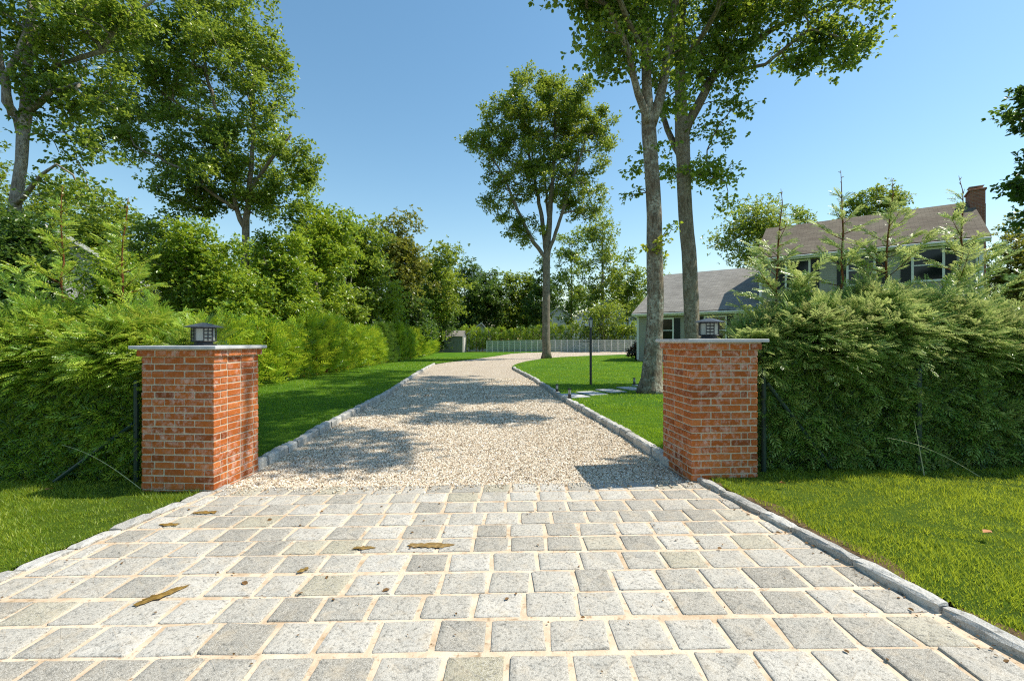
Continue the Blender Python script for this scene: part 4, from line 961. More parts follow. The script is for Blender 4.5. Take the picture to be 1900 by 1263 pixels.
# --- clipped conifer hedges in front
def hedge_plant(xc, Yf, left, mat, label, seed, leader=None, zt=1.85, width=0.46, nface=1200, nbulge=2300, group=None):
    """a hedge conifer: flat shaded face behind the wire fence, bushy overhanging top, sometimes a bare leader"""
    rng = np.random.default_rng(seed); zt = zt - 0.12; g0 = float(gz(xc)) + (0.0 if left else 0.04)
    yc = Yf + 0.55
    root = empty('hedge_conifer', (xc, yc, g0), 0, label, 'hedge plant', group)
    O = []; D = []; U = []; S = []; T = []
    def put(o, d, u, s_, t): O.append(o); D.append(d); U.append(u); S.append(s_); T.append(t)
    wob = lambda x, z: 0.06 * np.sin(x * 5.1 + z * 3.3 + seed) + 0.05 * np.sin(z * 7 + x * 2.7) 
    # face
    n = nface; x = rng.uniform(-width, width, n); z = rng.uniform(0.02, 1.12, n) ** 0.95
    y = -0.56 + np.abs(rng.normal(0, 0.11, n)) + wob(x + xc, z) * 0.5
    d = np.stack([rng.normal(0, 0.55, n), -0.55 + rng.normal(0, 0.35, n), rng.normal(-0.1, 0.6, n)], 1)
    u = np.stack([rng.normal(0, 0.4, n), -0.6 + rng.normal(0, 0.4, n), 0.7 + rng.normal(0, 0.4, n)], 1)
    put(np.stack([x, y, z], 1), d, u, rng.uniform(0.11, 0.22, n), rng.uniform(0, 0.75, n))
    # overhanging bulge: sprays, each a branchlet with fronds fanned along both sides
    nb = int(nbulge / 8); x = rng.uniform(-width * 1.15, width * 1.15, nb); a = rng.uniform(-0.42, 1.42, nb)
    zc = 1.26; rz_ = (zt - zc) * (0.80 + 0.30 * np.sin(x * 4.6 + seed) + rng.normal(0, .10, nb)); ry_ = 0.62 + 0.10 * np.sin(x * 6 + seed * 2)
    k = 0.45 + 0.42 * rng.uniform(0, 1, nb) ** 0.6
    y = -np.cos(a) * ry_ * k + 0.06; z = np.where(a < 0, zc + np.sin(a) * 0.46 * k, zc + np.sin(a) * rz_ * k) + wob(x + xc, zc)
    d = norm(np.stack([rng.normal(0, 0.60, nb), -np.cos(a) * 0.9 + rng.normal(0, 0.3, nb), 0.12 + np.maximum(np.sin(a), -.25) * 0.75 + rng.normal(0, 0.22, nb)], 1))
    u = norm(np.stack([rng.normal(0, 0.40, nb), -0.30 + rng.normal(0, 0.35, nb), 1 + rng.normal(0, 0.2, nb)], 1))
    sd_ = norm(np.cross(d, u)); ln = rng.uniform(0.22, 0.42, nb); bt = rng.uniform(0.1, 0.85, nb)
    for q_ in range(9):
        f = (q_ // 2 + 0.7) / 5.0; s_ = 0 if q_ == 8 else (1 if q_ % 2 else -1)
        if q_ == 8: f = 0.95
        o_ = np.stack([x, y, z], 1) + d * (ln * f)[:, None] + np.array([0, 0, -1.0]) * (0.22 * ln * f * f)[:, None]
        dd = d + sd_ * s_ * rng.uniform(0.55, 1.0, (nb, 1)) + np.array([0, 0, -0.10 * f]) + rng.normal(0, .12, (nb, 3))
        put(o_, dd, u + rng.normal(0, .22, (nb, 3)), rng.uniform(0.75, 1.15, nb) * (0.19 - 0.07 * f), np.clip(bt + rng.normal(0, .15, nb) + .1 * f, 0, 1))
    # inner fill and back
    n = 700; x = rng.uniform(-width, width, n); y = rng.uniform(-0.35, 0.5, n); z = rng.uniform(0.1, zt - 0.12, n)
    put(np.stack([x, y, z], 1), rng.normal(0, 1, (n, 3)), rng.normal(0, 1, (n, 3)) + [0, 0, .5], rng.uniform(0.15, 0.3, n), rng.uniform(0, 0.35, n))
    mb = MB()
    top = leader if leader else zt
    mb.tube([(0, 0, -0.05), (0.01, 0, 0.6), (0.0, 0.01, 1.2), (0.005, 0, min(zt, top))], [0.04, 0.034, 0.028, 0.02], 7)
    lead = leader - g0 if leader else 0
    if leader:
        zs = np.linspace(zt - 0.45, lead, 12); wx = np.cumsum(rng.normal(0, 0.014, 12)); wy = np.cumsum(rng.normal(0, 0.010, 12))
        rr = np.interp(zs, [zt - .45, lead - 0.6, lead], [0.015, 0.009, 0.0022])
        st = np.stack([wx, wy, zs], 1); mb.tube(st, rr, 6)
        for zz in np.arange(zt - 0.45, lead - 0.02, 0.060):
            f = (zz - zt + .25) / (lead - zt + .25); a = rng.uniform(0, 2 * np.pi)
            if rng.random() < 0.30: continue
            ln = (0.90 * (1 - max(f, 0)) ** 1.7 + 0.05) * rng.uniform(0.45, 1.2); b0 = np.array([np.interp(zz, zs, wx), np.interp(zz, zs, wy), zz])
            dr = np.array([math.cos(a), math.sin(a) * 0.8, rng.uniform(0.30, 1.3)]); dr /= np.linalg.norm(dr)
            pts = [b0 + dr * ln * q_ + np.array([0, 0, 0.16 * ln * (q_ * q_ - q_)]) for q_ in np.linspace(0, 1, 5)]
            mb.tube(pts, np.linspace(0.006, 0.002, 5), 4)
            if f > 0.86: continue
            put(b0[None] + rng.normal(0, .015, (3, 3)), rng.normal(0, .6, (3, 3)) + [0, 0, .8], rng.normal(0, .6, (3, 3)) + [0, -.5, .4], rng.uniform(.06, .13, 3) * (1.3 - .6 * f), rng.uniform(.2, .9, 3))
            nf = int(4 + 24 * ln / 0.5)
            q_ = rng.uniform(0.15, 1.0, nf); o_ = b0 + dr * (ln * q_)[:, None]
            side = norm(np.cross(dr, [0, 0, 1.0])) * np.sign(rng.normal(0, 1, nf))[:, None]
            put(o_, dr * 0.9 + side * rng.uniform(0.3, 1, (nf, 1)) + rng.normal(0, 0.15, (nf, 3)), np.array([0, -.3, 1.0]) + rng.normal(0, .3, (nf, 3)), rng.uniform(0.09, 0.19, nf) * (1.15 - .5 * f), rng.uniform(0.3, 1, nf))
    mb.build('trunk', M['bark_red'], root, smooth=True, tint=False)
    O = np.concatenate(O); D = np.concatenate(D); U = np.concatenate(U); S = np.concatenate(S); T = np.concatenate(T)
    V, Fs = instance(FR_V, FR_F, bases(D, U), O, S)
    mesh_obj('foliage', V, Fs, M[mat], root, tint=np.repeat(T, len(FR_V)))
ldr = lambda py, Y: CAMZ + (HZ - py) / F * Y
YFL, YFR = 4.80, 4.72
GL, GR = 'hedge conifers left of the gate', 'hedge conifers right of the gate'
for i, (x, ld, zt, lb) in enumerate([(-3.98, None, 1.72, 'bushy green conifer against the left pillar in the clipped hedge'),
        (-4.60, ldr(365, 5.35), 1.88, 'left hedge conifer with thin orange brown leader, second from the left pillar'),
        (-5.32, ldr(345, 5.35), 1.88, 'left hedge conifer whose bare leader stands before the grey gable'),
        (-6.05, None, 1.95, 'tall bushy hedge conifer at the left edge of the view'),
        (-6.85, None, 2.0, 'left hedge conifer farthest from the gate')]):
    hedge_plant(x, YFL, True, 'cypress_leaf', lb, 200 + i, leader=ld, zt=zt, group=GL)
for i, (x, ld, zt, lb) in enumerate([(3.06, ldr(350, 5.27), 1.86, 'right hedge conifer nearest the brick pillar, thin leader before the domed oak'),
        (3.74, ldr(318, 5.27), 1.92, 'right hedge conifer with the tallest forked leader'),
        (4.42, ldr(328, 5.27), 1.84, 'right hedge conifer whose leader crosses the middle of the brown roof'),
        (5.20, ldr(325, 5.27), 1.84, 'right hedge conifer whose leader stands before the chimney'),
        (5.92, None, 1.84, 'right hedge conifer cut off by the right edge'),
        (6.65, None, 1.9, 'right hedge conifer farthest from the gate')]):
    hedge_plant(x, YFR, False, 'cypress_leaf_deep', lb, 220 + i, leader=ld, zt=zt, group=GR)

# --- wire fences in front of the hedges
def wire_fence(x0, x1, Y, xposts, brace, label, left):
    g0 = float(gz((x0 + x1) / 2)); root = empty('wire_fence', ((x0 + x1) / 2, Y, g0), 0, label, 'fence', 'wire fences before the hedges')
    ox = (x0 + x1) / 2
    for xp in xposts:
        MB().lathe([(0.024, -0.1), (0.024, 1.04), (0.028, 1.042), (0.022, 1.065), (0.010, 1.075)], 10, c=(xp - ox, 0, 0)).build('post', M['green_metal'], root, smooth=False)
    MB().tube([brace[0], brace[1]] - np.array([ox, 0, 0]), 0.019, 8).build('brace', M['green_metal'], root)
    mb = MB()
    n = int((x1 - x0) / 0.10); h = 1.12
    V = []; 
    for k in range(-int(h / 0.10), n + 1):
        for s_ in (1, -1):
            a = (k * 0.10 if s_ > 0 else k * 0.10 + h); b = (k * 0.10 + h if s_ > 0 else k * 0.10)
            # wire from (a,0) to (b,h), clipped to the fence
            W_ = x1 - x0; pa = np.array([a, 0.03]); pb = np.array([b, 0.03 + h]); dd = pb - pa
            t0, t1 = 0.0, 1.0
            lo, hi = sorted(((0 - pa[0]) / dd[0], (W_ - pa[0]) / dd[0])); t0 = max(t0, lo); t1 = min(t1, hi)
            if t1 - t0 < 0.02: continue
            p, q_ = pa + dd * t0, pa + dd * t1
            mb.tube([(p[0] + x0 - ox, -0.012 * s_ * .3, p[1]), (q_[0] + x0 - ox, -0.012 * s_ * .3, q_[1])], 0.0013, 3, cap=False)
    mb.build('wire_netting', M['green_metal'], root)
wire_fence(-7.4, -3.68, 4.70, [-3.90, -6.3], [(-3.93, 0.0, 0.62), (-4.75, 0.0, 0.02)], 'dark green wire fence before the left hedge', True)
wire_fence(2.50, 7.4, 4.65, [2.585, 4.18, 5.75], [(2.62, 0.0, 0.92), (3.28, 0.0, 0.05)], 'dark green wire fence before the right hedge', False)

# small stray sprouts and stalks at the foot
def stalk(p0, p1, sag, label, r=0.004):
    p0 = np.array(p0); p1 = np.array(p1); f = np.linspace(0, 1, 12)[:, None]
    pts = p0 + (p1 - p0) * f; pts[:, 2] += (np.sin(f[:, 0] * math.pi * 0.75) * sag)
    o = MB().tube(pts - p0, np.linspace(r, r * 0.35, 12), 5).build('grass_stalk', M['dry_stalk'], tint=False); o.location = p0; tag(o, label, 'grass stalk', 'long dry stalks before the hedges')
stalk((-3.62, 4.42, -0.03), (-4.28, 4.30, 0.36), 0.10, 'pale arching grass stalk before the left hedge')
stalk((4.62, 4.40, 0.05), (3.68, 4.45, 0.38), 0.12, 'pale arching grass stalk before the right hedge')
stalk((4.06, 4.45, 0.05), (4.00, 4.5, 0.62), 0.0, 'upright green stem at the foot of the right hedge', 0.006)

# --- arborvitae hedge along the left lawn
def arbor_proto(mat, seed, h=1.95, r=0.60, n=620, pointy=0.0):
    rng = np.random.default_rng(seed)
    z = rng.uniform(0.03, 1, n) ** 0.8; a = rng.uniform(0, 2 * np.pi, n)
    lump = 1 + 0.17 * np.sin(a * 3 + z * 9 + seed) + 0.15 * np.sin(a * 5 - z * 13)
    prof = np.where(z < 0.55, 1 - 0.12 * (0.55 - z), np.sqrt(np.clip(1 - ((z - 0.55) / 0.47) ** 2, 0.02, 1))) if not pointy else np.clip(1.02 - z, 0.05, 1) ** 0.6
    k = 0.72 + 0.28 * rng.uniform(0, 1, n)
    rr = r * prof * lump * k
    O = np.stack([np.cos(a) * rr, np.sin(a) * rr, z * h], 1)
    D = np.stack([np.cos(a), np.sin(a), 0.75 + rng.normal(0, .3, n)], 1) + rng.normal(0, .3, (n, 3))
    U = np.stack([-np.sin(a), np.cos(a), rng.normal(0, .5, n)], 1) + rng.normal(0, .6, (n, 3)) + [0, 0, 0.5]
    t = np.clip(rng.uniform(0, 1, n), 0, 1)
    return instance(FR5_V, FR5_F, bases(D, U), O, rng.uniform(0.24, 0.50, n) * (1.0 if h < 4 else 1.6)) + (np.repeat(t, len(FR5_V)),)
def make_arbor(mat, seed, loc, label, group, cat='arborvitae', h=1.95, r=0.62, n=620, pointy=0, name='arborvitae'):
    root = empty(name, loc, 0, label, cat, group)
    V, Fs, t = arbor_proto(mat, seed, h, r, n, pointy); mesh_obj('foliage', V, Fs, M[mat], root, tint=t)
    MB().tube([(0, 0, -.05), (0.01, 0, h * 0.5), (0, 0, h * 0.97)], [0.045, 0.03, 0.006], 6).build('trunk', M['bark_red'], root, tint=False)
    return root
def copy_thing(root, loc, rz, s, label):
    c = root.copy(); COL.objects.link(c); c.location = loc; c.rotation_euler = (0, 0, rz); c.scale = s; c['label'] = label
    for ch in root.children:
        if ch.type == 'MESH':
            d = ch.copy(); COL.objects.link(d); d.parent = c
    return c
def hedge_row():
    rng = np.random.default_rng(77); G = 'arborvitae along the left lawn'
    LB = 'bright green arborvitae in the long row along the left lawn'
    protos = [make_arbor('arbor_leaf', 300 + k, (-8.2, 8.2 + k * 1.0, float(gz(-8.2)) + 0.03), LB, G, n=620, r=0.52) for k in range(3)]
    dark = make_arbor('arbor_leaf_dark', 310, (-8.5, 30.5, float(gz(-8.5))), 'darker taller arborvitae breaking the bright row by the left lawn', G, h=2.5, r=0.75, n=900, pointy=1)
    y = 11.2; i = 3
    ys = []
    while y < 55: ys.append(y); y += 0.95 + 0.012 * y
    for y in ys:
        if 28.6 < y < 32.2 : continue
        X = -8.15 - 0.020 * max(0, y - 15) - (0.9 if y > 45 else 0) * (y - 45) / 10 + rng.normal(0, 0.05)
        s_ = 1.0 + rng.normal(0, 0.09) + (0.12 if 16 < y < 25 else 0) + (0.15 if y > 32 else 0)
        copy_thing(protos[i % 3], (X, y, float(gz(X)) + float(raise_(y)) - 0.03), rng.uniform(0, 6), (s_ * 1.05, s_ * 1.05, s_ * (1 + rng.normal(0, .04))), LB); i += 1
    copy_thing(dark, (-8.55, 29.3, float(gz(-8.5))), 2.0, (1, 1, 1.0), 'dark arborvitae just before the taller one in the left row')
hedge_row()
def back_row():
    rng = np.random.default_rng(78); G = 'small evergreens behind the slat fence'; LB = 'small evergreen in the row behind the slat fence'
    pr_ = [make_arbor('arbor_leaf_dark' if k % 2 else 'arbor_leaf', 330 + k, (-4.6 + k * 0.8, 58.2, 0), LB, G, cat='evergreen', h=2.9, r=0.62, n=330, pointy=0, name='evergreen_shrub') for k in range(4)]
    for i in range(4, 27):
        f = i / 26; X = -4.6 + f * 21.0; Y = 58.2 - 5.5 * max(0, f - .1)
        copy_thing(pr_[i % 4], (X, Y, float(gz(X))), rng.uniform(0, 6), (1, 1, 1 + rng.normal(0, .08)), LB)
back_row()
for k, (px, Y, h, r, lb) in enumerate([(806, 57.5, 2.4, 1.0, 'dark shrub filling the gap left of the shed'), (872, 59.5, 3.4, 1.3, 'rounded shrub right of the shed, before the small grey roof'), (889, 58.5, 2.3, 1.2, 'low shrub between shed and slat fence'), (845, 61, 3.0, 1.5, 'dark shrub behind the shed')]):
    p = P(px, 650, Y); make_arbor('arbor_leaf_dark' if k != 1 else 'arbor_leaf', 350 + k, (p[0], p[1], float(gz(p[0]))), lb, None, cat='shrub', h=h, r=r, n=700, name='shrub')
# dark spreading conifer behind the left hedge
wood_tree(752, 40, 530, 62, 640, 12000, 0.24, 'dark_leaf', 'dark low branching conifer behind the arborvitae row', 360, name='conifer_tree', cat='conifer', flat_=0.35)
# hydrangea by the house
def bush(x, y, w, h, mat, label, seed, name='hydrangea_bush', n=3800, L=0.15):
    rng = np.random.default_rng(seed); root = empty(name, (x, y, float(gz(x)) + 0.01), 0, label, 'bush')
    c = sample_blobs([(np.array([0, 0, h * .5]), np.array([w, w, h * .5])), (np.array([-w * .5, -.1, h * .35]), np.array([w * .6, w * .6, h * .35]))], 60, rng, .5)
    V, Fs, t = leaves(c, n, 0.2, L, rng, quad=False); mesh_obj('foliage', V, Fs, M[mat], root, tint=t)
    mb = MB()
    for k in range(9):
        e = c[k * 5]; mb.tube([(0.05 * math.cos(k), 0.05 * math.sin(k), -.02), e * .5 + [0, 0, .1], e], [.02, .014, .008], 5)
    mb.build('stems', M['bark'], root, tint=False)
pb_ = P(1186, 667, 31.0)
bush(9.0, 30.2, 1.15, 1.5, 'hydrangea_leaf', 'dark bush with faded pink flower heads at the house corner', 401)
bush(10.6, 28.6, 0.8, 1.1, 'dark_leaf', 'low dark bush under the house wing window', 402)

# ------------------------------------------------------------------ house
def house():
    ang = math.atan2(-0.606, 0.796); gh = float(gz(16)) + 0.02
    root = empty('house', (13.43, 24.56, gh), ang, 'grey green two storey house with brown roof and single storey wing', 'house')
    Zs = CAMZ
    eM, rM = 6.0 - gh, 8.04 - gh + 0.15     # main eave, ridge
    eW, rW = 3.27 - gh, 6.25 - gh           # wing
    LM, DM = 8.5, 7.4; LW, DW = 6.9, 12.0
    def clap(mb, a, b, z0, z1, nrm):
        """lap siding on the vertical plane a->b (local xy), outward normal nrm"""
        a = np.array(a, float); b = np.array(b, float); nrm = np.array(nrm, float); z = z0; st = 0.115
        while z < z1 - 1e-4:
            zt = min(z + st, z1)
            p = [np.r_[a + nrm * .014, z], np.r_[b + nrm * .014, z], np.r_[b + nrm * .002, zt], np.r_[a + nrm * .002, zt], np.r_[a, z], np.r_[b, z]]
            mb.add(p, [np.array([[0, 1, 2, 3], [4, 5, 1, 0]])]); z = zt
    # walls
    mb = MB()
    mb.box(0.01, LM - .01, 0.01, DM, 2.95, eM - .02); mb.box(0.01, LM - .01, 0.45, DM - .01, -0.3, 2.95)
    mb.box(-LW, 0.0, 0.02, DW, -0.3, eW - .02)
    clap(mb, (0, 0), (LM, 0), 2.95, eM - .1, (0, -1)); clap(mb, (0, 0.44), (LM, 0.44), 0.2, 2.9, (0, -1))
    clap(mb, (LM, 0), (LM, DM), 2.95, eM - .1, (1, 0)); clap(mb, (LM, .44), (LM, DM), 0.2, 2.95, (1, 0)); clap(mb, (0, DM), (0, 0), 2.95, eM - .1, (-1, 0))
    clap(mb, (-LW, 0.01), (0, 0.01), 0.2, eW - .1, (0, -1)); clap(mb, (-LW, DW), (-LW, 0.01), 0.2, eW - .1, (-1, 0))
    # gable ends
    for x, s_ in ((0.0, -1), (LM, 1)):
        mb.add([(x, 0, eM - .12), (x, DM, eM - .12), (x, DM / 2, rM - .05)], [np.array([[0, 1, 2] if s_ > 0 else [2, 1, 0]])])
    mb.add([(-LW, 0.01, eW - .12), (-LW, DW, eW - .12), (-LW, DW / 2, rW - .05)], [np.array([[2, 1, 0]])])
    mb.build('wall', M['siding'], root, tint=False)
    # roofs: own empties so shingle coordinates follow the slope
    def roof(x0, x1, y0, y1, ze, zr, mat, over=0.35, rake=0.2):
        d = (y1 - y0) / 2; yr = (y0 + y1) / 2; sl = (zr - ze) / d; run = d + over; th = 0.09
        L = math.hypot(run, run * sl)
        for side in (0, 1):
            mb = MB(); mb.box(x0 - rake, x1 + rake, 0, L, -th, 0)
            o = mb.build('roof', M[mat], root, tint=False)
            o.rotation_euler = (math.atan(sl), 0, 0) if side == 0 else (math.atan(sl), 0, math.pi)
            if side == 0: o.location = (0, y0 - over, ze - sl * over + 0.05)
            else: o.location = (x0 + x1, y1 + over, ze - sl * over + 0.05)
        mb = MB(); zf = ze - sl * over - 0.06
        mb.box(x0 - rake, x1 + rake, y0 - over + 0.01, y0 - over + 0.04, zf - 0.12, zf + 0.02)
        mb.box(x0 - rake, x1 + rake, y0 - over + 0.045, y0 - 0.02, zf - 0.10, zf - 0.07)
        mb.build('eave_trim', M['white_trim'], root, tint=False)
        mb = MB(); mb.box(x0 - rake, x1 + rake, y0 - over - 0.09, y0 - over + 0.005, zf - 0.05, zf + 0.05, ch=0.02)
        mb.build('gutter', M['white_trim'], root, tint=False)
    roof(0, LM, 0, DM, eM, rM, 'shingle_brown'); roof(-LW, -0.25, 0, DW, eW, rW, 'shingle_grey')
    # corner boards and band
    mb = MB()
    for bx in ((LM - .12, LM + .02, -.03, .08, 0.2, eM - .15), (-.02, .10, -.03, .02, eW, eM - .15), (-LW - .02, -LW + .12, -.02, .10, 0.1, eW - .2)):
        MB().box(*bx).build('corner_board', M['white_trim'], root, tint=False)
    MB().box(0.1, LM - .12, -.025, .0, 2.93, 3.07).build('band_board', M['white_trim'], root, tint=False)
    MB().box(0.1, LM - .1, .02, .44, 2.89, 2.93).build('soffit', M['white_trim'], root, tint=False)
    def window(xc, zb, w, h, yw, shut=True):
        f = MB(); t = .09
        y0 = yw - .05
        f.box(xc - w / 2 - t, xc - w / 2, y0, yw + .01, zb - t, zb + h + t); f.box(xc + w / 2, xc + w / 2 + t, y0, yw + .01, zb - t, zb + h + t)
        f.box(xc - w / 2, xc + w / 2, y0, yw + .01, zb + h, zb + h + t); f.box(xc - w / 2, xc + w / 2, y0 - .03, yw + .01, zb - t, zb)
        f.box(xc - w / 2, xc + w / 2, yw - .035, yw + .0, zb + h / 2 - .025, zb + h / 2 + .025)
        fr = f.build('window', M['white_trim'], root, tint=False)
        MB().box(xc - w / 2, xc + w / 2, yw - .02, yw - .016, zb, zb + h).build('pane', M['window_glass'], fr, tint=False)
        if shut:
            for s_ in (-1, 1):
                x_ = xc + s_ * (w / 2 + t + .19); sh = MB(); sh.box(x_ - .18, x_ + .18, yw - .035, yw - .012, zb - .05, zb + h + .05)
                for z_ in np.arange(zb + .05, zb + h - .03, .07): sh.box(x_ - .14, x_ + .14, yw - .045, yw - .034, z_, z_ + .04)
                sh.build('shutter', M['shutter'], root, tint=False)
    for xc in (1.75, 4.35, 6.75): window(xc, 4.05, 0.95, 1.35, 0.0)
    for xc in (1.75, 6.75): window(xc, 1.1, 0.95, 1.45, 0.44)
    window(4.25, 0.2, 0.95, 2.1, 0.44, False)
    window(-5.15, 1.25, 0.95, 1.35, 0.01); window(-2.25, 1.15, 1.05, 1.5, 0.01)
    # chimney at the right gable
    c = MB(); c.box(LM + .02, LM + .55, 2.9, 4.3, -.2, rM - .3); c.box(LM + .02, LM + .55, 2.98, 4.1, rM - .301, rM + .38); c.box(LM - .03, LM + .60, 2.93, 4.15, rM + .38, rM + .48, ch=.02)
    ch = c.build('chimney', M['chimney_brick'], root, tint=False)
    c = MB(); c.lathe([(.13, rM + .48), (.13, rM + .58), (.12, rM + .585)], 12, c=(LM + .28, 3.5, 0)); c.box(LM + .02, LM + .55, 3.2, 3.8, rM + .64, rM + .665)
    for dx in (-.2, .2): c.box(LM + .28 + dx - .01, LM + .28 + dx + .01, 3.49, 3.51, rM + .48, rM + .64)
    c.build('chimney_cowl', M['bluestone'], ch, tint=False)
    MB().tube([(LM - .2, -.12, eM - .2), (LM - .2, -.06, eM - .5), (LM - .2, -.06, 3.0), (LM - .2, -.06, .1)], 0.035, 6).build('downpipe', M['white_trim'], root, tint=False)
house()

# grey gabled barn house behind the left hedge
def simple_gable(name, label, cat, ax, Y, zr, ze, half_l, half_r, depth, wallm, roofm, rz=0, wins=()):
    g0 = float(gz(ax)); root = empty(name, (ax, Y, g0), rz, label, cat)
    zr -= g0; ze -= g0
    mb = MB(); d = depth
    V = [(-half_l, 0, -.2), (half_r, 0, -.2), (half_r, 0, ze), (0, 0, zr), (-half_l, 0, ze), (-half_l, d, -.2), (half_r, d, -.2), (half_r, d, ze), (0, d, zr), (-half_l, d, ze)]
    mb.add(V, [np.array([[0, 1, 2, 3, 4]]), np.array([[9, 8, 7, 6, 5]]), np.array([[1, 6, 7, 2], [0, 4, 9, 5]])])
    mb.build('wall', M[wallm], root, tint=False)
    mb = MB()
    for s_, hl in ((1, half_r), (-1, half_l)):
        k = 1.06; e = np.array([s_ * hl * k, ze - (zr - ze) * 0.06]); r_ = np.array([0, zr]); n_ = np.array([s_ * (zr - ze), hl]); n_ = n_ / np.linalg.norm(n_) * .14
        q = [(r_[0], -.3, r_[1] + .01), (e[0], -.3, e[1] + .01), (e[0] + n_[0], -.3, e[1] + n_[1]), (0, -.3, r_[1] + .17)]
        V = q + [(x, d + .3, z) for x, y, z in q]
        Fq = np.array([[0, 1, 2, 3], [7, 6, 5, 4], [3, 2, 6, 7], [1, 0, 4, 5], [2, 1, 5, 6]])
        mb.add(V, [Fq if s_ > 0 else Fq[:, ::-1]])
    mb.build('roof', M[roofm], root, tint=False)
    mb = MB()
    for s_, hl in ((1, half_r), (-1, half_l)):
        a = math.atan2(zr - ze, hl)
        p0 = np.array([0.0, -.33, zr + .06]); p1 = np.array([s_ * hl * 1.05, -.33, ze - .02])
        mb.add([p0, p1, p1 + [0, 0, .16], p0 + [0, 0, .16], p0 + [0, .025, 0], p1 + [0, .025, 0], p1 + [0, .025, .16], p0 + [0, .025, .16]], [np.array([[0, 1, 2, 3], [7, 6, 5, 4], [3, 2, 6, 7], [0, 4, 5, 1]])])
    mb.build('rake_board', M['white_trim'], root, tint=False)
    for (xc, zb, w, h) in wins:
        f = MB(); f.box(xc - w / 2 - .08, xc + w / 2 + .08, -.05, .0, zb - .08, zb + h + .08); fr = f.build('window', M['white_trim'], root, tint=False)
        MB().box(xc - w / 2, xc + w / 2, -.06, -.051, zb, zb + h).build('pane', M['window_glass'], fr, tint=False)
    return root
simple_gable('barn', 'pale grey board gable with sloping roof edge behind the left hedge', 'barn', P(112, 440, 16)[0], 16, 1.42 + (HZ - 440) / F * 16, 3.15, 3.0, 2.7, 8, 'barn_board', 'shingle_grey', rz=R(38), wins=[(0.9, 2.3, .5, .7)])
simple_gable('neighbour_house', 'distant blue grey house half hidden by trees beyond the slat fence', 'house', 17.6, 84, 8.6, 5.0, 6.4, 6.0, 10, 'blue_white', 'shingle_blue', wins=[(-3.5, 2.5, 1.2, 1.5), (-.8, 2.5, 1.2, 1.5), (2.4, 2.5, 1.2, 1.5), (0, 5.4, 1.2, 1.4)])
simple_gable('neighbour_house', 'white wall corner of a distant house right of the middle oak trunk', 'house', 8.3, 80, 7.2, 5.2, 2.6, 2.6, 6, 'white_trim', 'shingle_blue', wins=[(0.3, 2.6, 1.0, 1.3)])
simple_gable('outbuilding', 'small grey roofed outbuilding half hidden right of the shed', 'outbuilding', -4.3, 64, 3.75, 2.3, 1.9, 1.2, 4, 'barn_board', 'shingle_grey')

# --- shed
def shed():
    Y = 56.5; s_ = Y / F; x0 = (823.7 - 950) * s_; x1 = (858.6 - 950) * s_; g0 = float(gz(-7.5)) + .0
    root = empty('garden_shed', ((x0 + x1) / 2, Y, g0), R(-8), 'small grey garden shed with a little four pane window at the lawn end', 'shed')
    w = (x1 - x0) / 2; D = 1.9; he = 2.02; hr = 2.68
    mb = MB(); mb.box(-w, w, 0, D, -.1, he)
    for x in np.arange(-w + .15, w, .2): mb.box(x - .008, x + .008, -.012, 0.0, 0, he - .02)
    for x, o_ in ((-w, 1), (w, 0)):
        mb.add([(x, 0, he), (x, D, he), (x, D / 2, hr)], [np.array([[0, 1, 2] if not o_ else [2, 1, 0]])])
    mb.build('wall', M['shed_board'], root, tint=False)
    mb = MB()
    for sgn in (0, 1):
        a = np.array([-.12 if not sgn else D + .12, he - .06]); r_ = np.array([D / 2, hr])
        V = [(-w - .08, a[0], a[1]), (w + .08, a[0], a[1]), (w + .08, r_[0], r_[1]), (-w - .08, r_[0], r_[1])]
        V += [(x, y, z + .07) for x, y, z in V]; Fq = _BF if not sgn else _BF[:, ::-1]
        mb.add(V, [Fq])
    mb.build('roof', M['shingle_grey'], root, tint=False)
    mb = MB(); mb.box(w, w + .04, -.03, .10, 0, he); mb.box(w + .001, w + .03, .5, D - .3, 0.05, 1.85); mb.box(w + .0, w + .035, D - .1, D, 0, he)
    mb.build('door', M['shed_trim'], root, tint=False)
    f = MB(); xc = -w + (835 - 823.7) * s_
    f.box(xc - .26, xc + .26, -.04, -.013, 1.28, 1.78); fr = f.build('window', M['shed_trim'], root, tint=False)
    p = MB()
    for dx in (-.12, .12):
        for dz in (1.42, 1.64): p.box(xc + dx - .1, xc + dx + .1, -.045, -.041, dz - .09, dz + .09)
    p.build('pane', M['window_glass'], fr, tint=False)
shed()

# --- slat fence
def slat_fence():
    A = np.array([-3.15, 56.6]); Bp = np.array([15.5, 50.3]); L = np.linalg.norm(Bp - A); ang = math.atan2(*(Bp - A)[::-1])
    root = empty('slat_fence', (A[0], A[1], 0.0), ang, 'long pale grey slat fence at the far end of the drive', 'fence')
    n = 27; pit = L / n
    for i in range(n + 1):
        x = i * pit; z0 = float(gz(A[0] + (Bp[0] - A[0]) * i / n))
        MB().box(x - .045, x + .045, -.05, .04, z0 - .1, z0 + 1.42).build('post', M['white_trim'], root, tint=False)
    for i in range(n):
        x = i * pit; z0 = float(gz(A[0] + (Bp[0] - A[0]) * (i + .5) / n)); mb = MB()
        for k in range(6): mb.box(x + .046, x + pit - .046, -.02, .005, z0 + .05 + k * .228, z0 + .05 + k * .228 + .175)
        mb.box(x + .046, x + pit - .046, -.045, .035, z0 + 1.41, z0 + 1.45)
        mb.build('slat_panel', M['fence_board'], root, tint=False)
slat_fence()

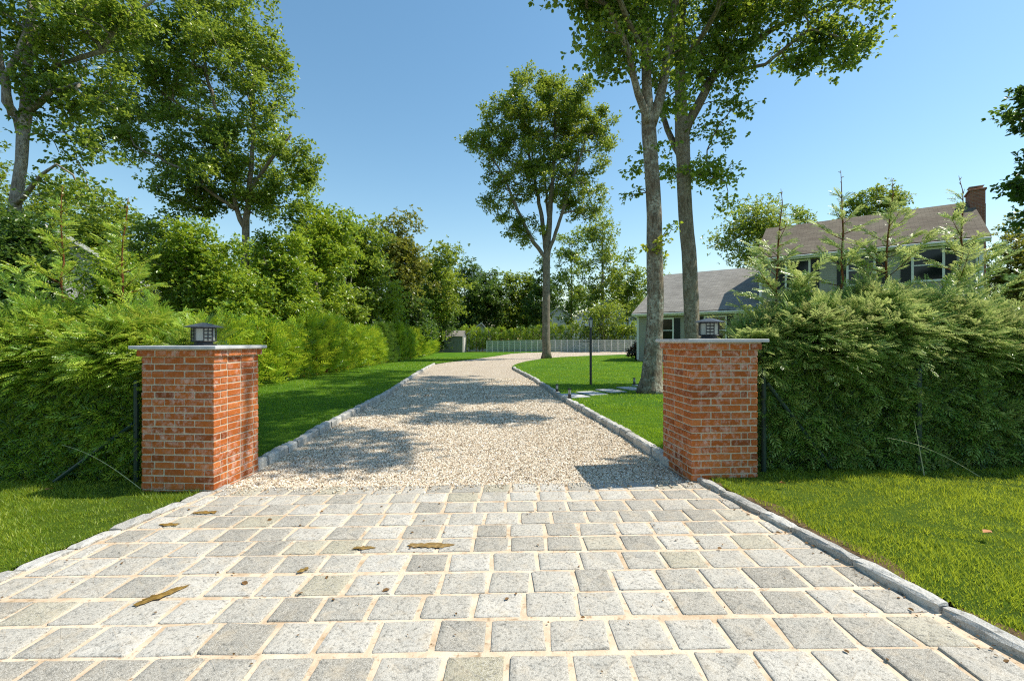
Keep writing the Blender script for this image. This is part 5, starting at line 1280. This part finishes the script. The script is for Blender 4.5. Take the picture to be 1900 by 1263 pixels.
# --- lamp post on the lawn
def lamp_post():
    x, y = 2.33, 13.4; g0 = float(gz(x)) + float(raise_(y)); root = empty('lamp_post', (x, y, g0), 0, 'black lamp post with glass lantern standing on the right lawn', 'lamp post')
    MB().lathe([(.036, -.05), (.036, 1.62), (.05, 1.625), (.05, 1.65), (.03, 1.66), (.03, 1.70)], 14).build('pole', M['black_metal'], root)
    MB().tube([(-.33, 0, 1.28), (0, 0, 1.28)], .011, 6).build('ladder_rest', M['black_metal'], root)
    mb = MB(); mb.lathe([(.036, 1.70), (.048, 1.715), (.072, 1.92)], 4, rot=math.pi / 4); mb.build('glass', M['clear_plastic'], root)
    mb = MB()
    for k in range(4):
        a = math.pi / 4 + k * math.pi / 2; mb.tube([(0.050 * math.cos(a), .050 * math.sin(a), 1.71), (.075 * math.cos(a), .075 * math.sin(a), 1.925)], .006, 4)
    mb.build('lantern_frame', M['black_metal'], root)
    MB().lathe([(.082, 1.922), (.090, 1.935), (.045, 1.98), (.02, 2.00), (.012, 2.03)], 4, rot=math.pi / 4).build('roof', M['lantern_roof'], root)
lamp_post()
for px, pyb, h, lb in ((1033.5, 728.5, .235, 'small black bollard light at the kerb before the stepping stones'), (1057, 740, .25, 'small black bollard light standing by the first stepping stone'), (1177, 716.5, .23, 'small black bollard light by the far stepping stones near the oak')):
    H_ = CAMZ - 0.075 - 0.03; Y = F * H_ / (pyb - HZ); X = (px - 950) / F * Y
    root = empty('bollard_light', (X, Y, float(gz(X)) + float(raise_(Y))), 0, lb, 'path light', 'bollard lights beside the stepping stones')
    MB().lathe([(.035, -.03), (.035, h * .50)], 12).build('base', M['black_metal'], root)
    MB().lathe([(.030, h * .50), (.030, h * .88)], 12).build('lens', M['clear_plastic'], root)
    mb = MB(); mb.lathe([(.037, h * .88), (.037, h)], 12)
    for k in range(3): a = k * 2.1 + .4; mb.tube([(.033 * math.cos(a), .033 * math.sin(a), h * .5), (.033 * math.cos(a), .033 * math.sin(a), h * .88)], .004, 4)
    mb.build('cap', M['black_metal'], root)
ORD = ['nearest the drive', 'second from the drive', 'third from the drive', 'fourth from the drive', 'by the oak, farthest from the drive']
for k, (px, py) in enumerate([(1064, 735), (1098, 731), (1133, 727), (1172, 723), (1200, 719)]):
    H_ = CAMZ - 0.09; Y = F * H_ / (py - HZ); X = (px - 950) / F * Y
    o = MB().box(-.24, .24, -.37, .37, -.03, .022, ch=.006).build('stepping_stone', M['stepping_stone'], tint=False)
    o.location = (X, Y, float(gz(X)) + float(raise_(Y))); o.rotation_euler = (0, 0, R(22))
    tag(o, 'grey rectangular stepping stone in the lawn, ' + ORD[k], 'stepping stone', 'stepping stones across the right lawn')

# --- fallen leaves
def fallen(x, y, z, s_, label, seed):
    rng = np.random.default_rng(seed)
    V = LEAF_V * s_; V = V - V.mean(0); V[:, 2] += rng.uniform(0, .015, len(V)) + .012
    o = mesh_obj('fallen_leaf', V, LEAF_F, M['dry_leaf']); o.location = (x, y, z); o.rotation_euler = (0.1, .15, rng.uniform(0, 6)); tag(o, label, 'fallen leaf', 'brown fallen leaves')
fallen(3.17, 3.02, float(gz(3.17)) + .085, .075, 'orange brown fallen leaf on the right front grass', 1)
fallen(2.45, 4.1, float(gz(2.45)) + .08, .06, 'brown fallen leaf near the right kerb', 2)
fallen(-4.4, 4.3, float(gz(-4.4)) + .05, .07, 'tan fallen leaf on the left front grass', 3)
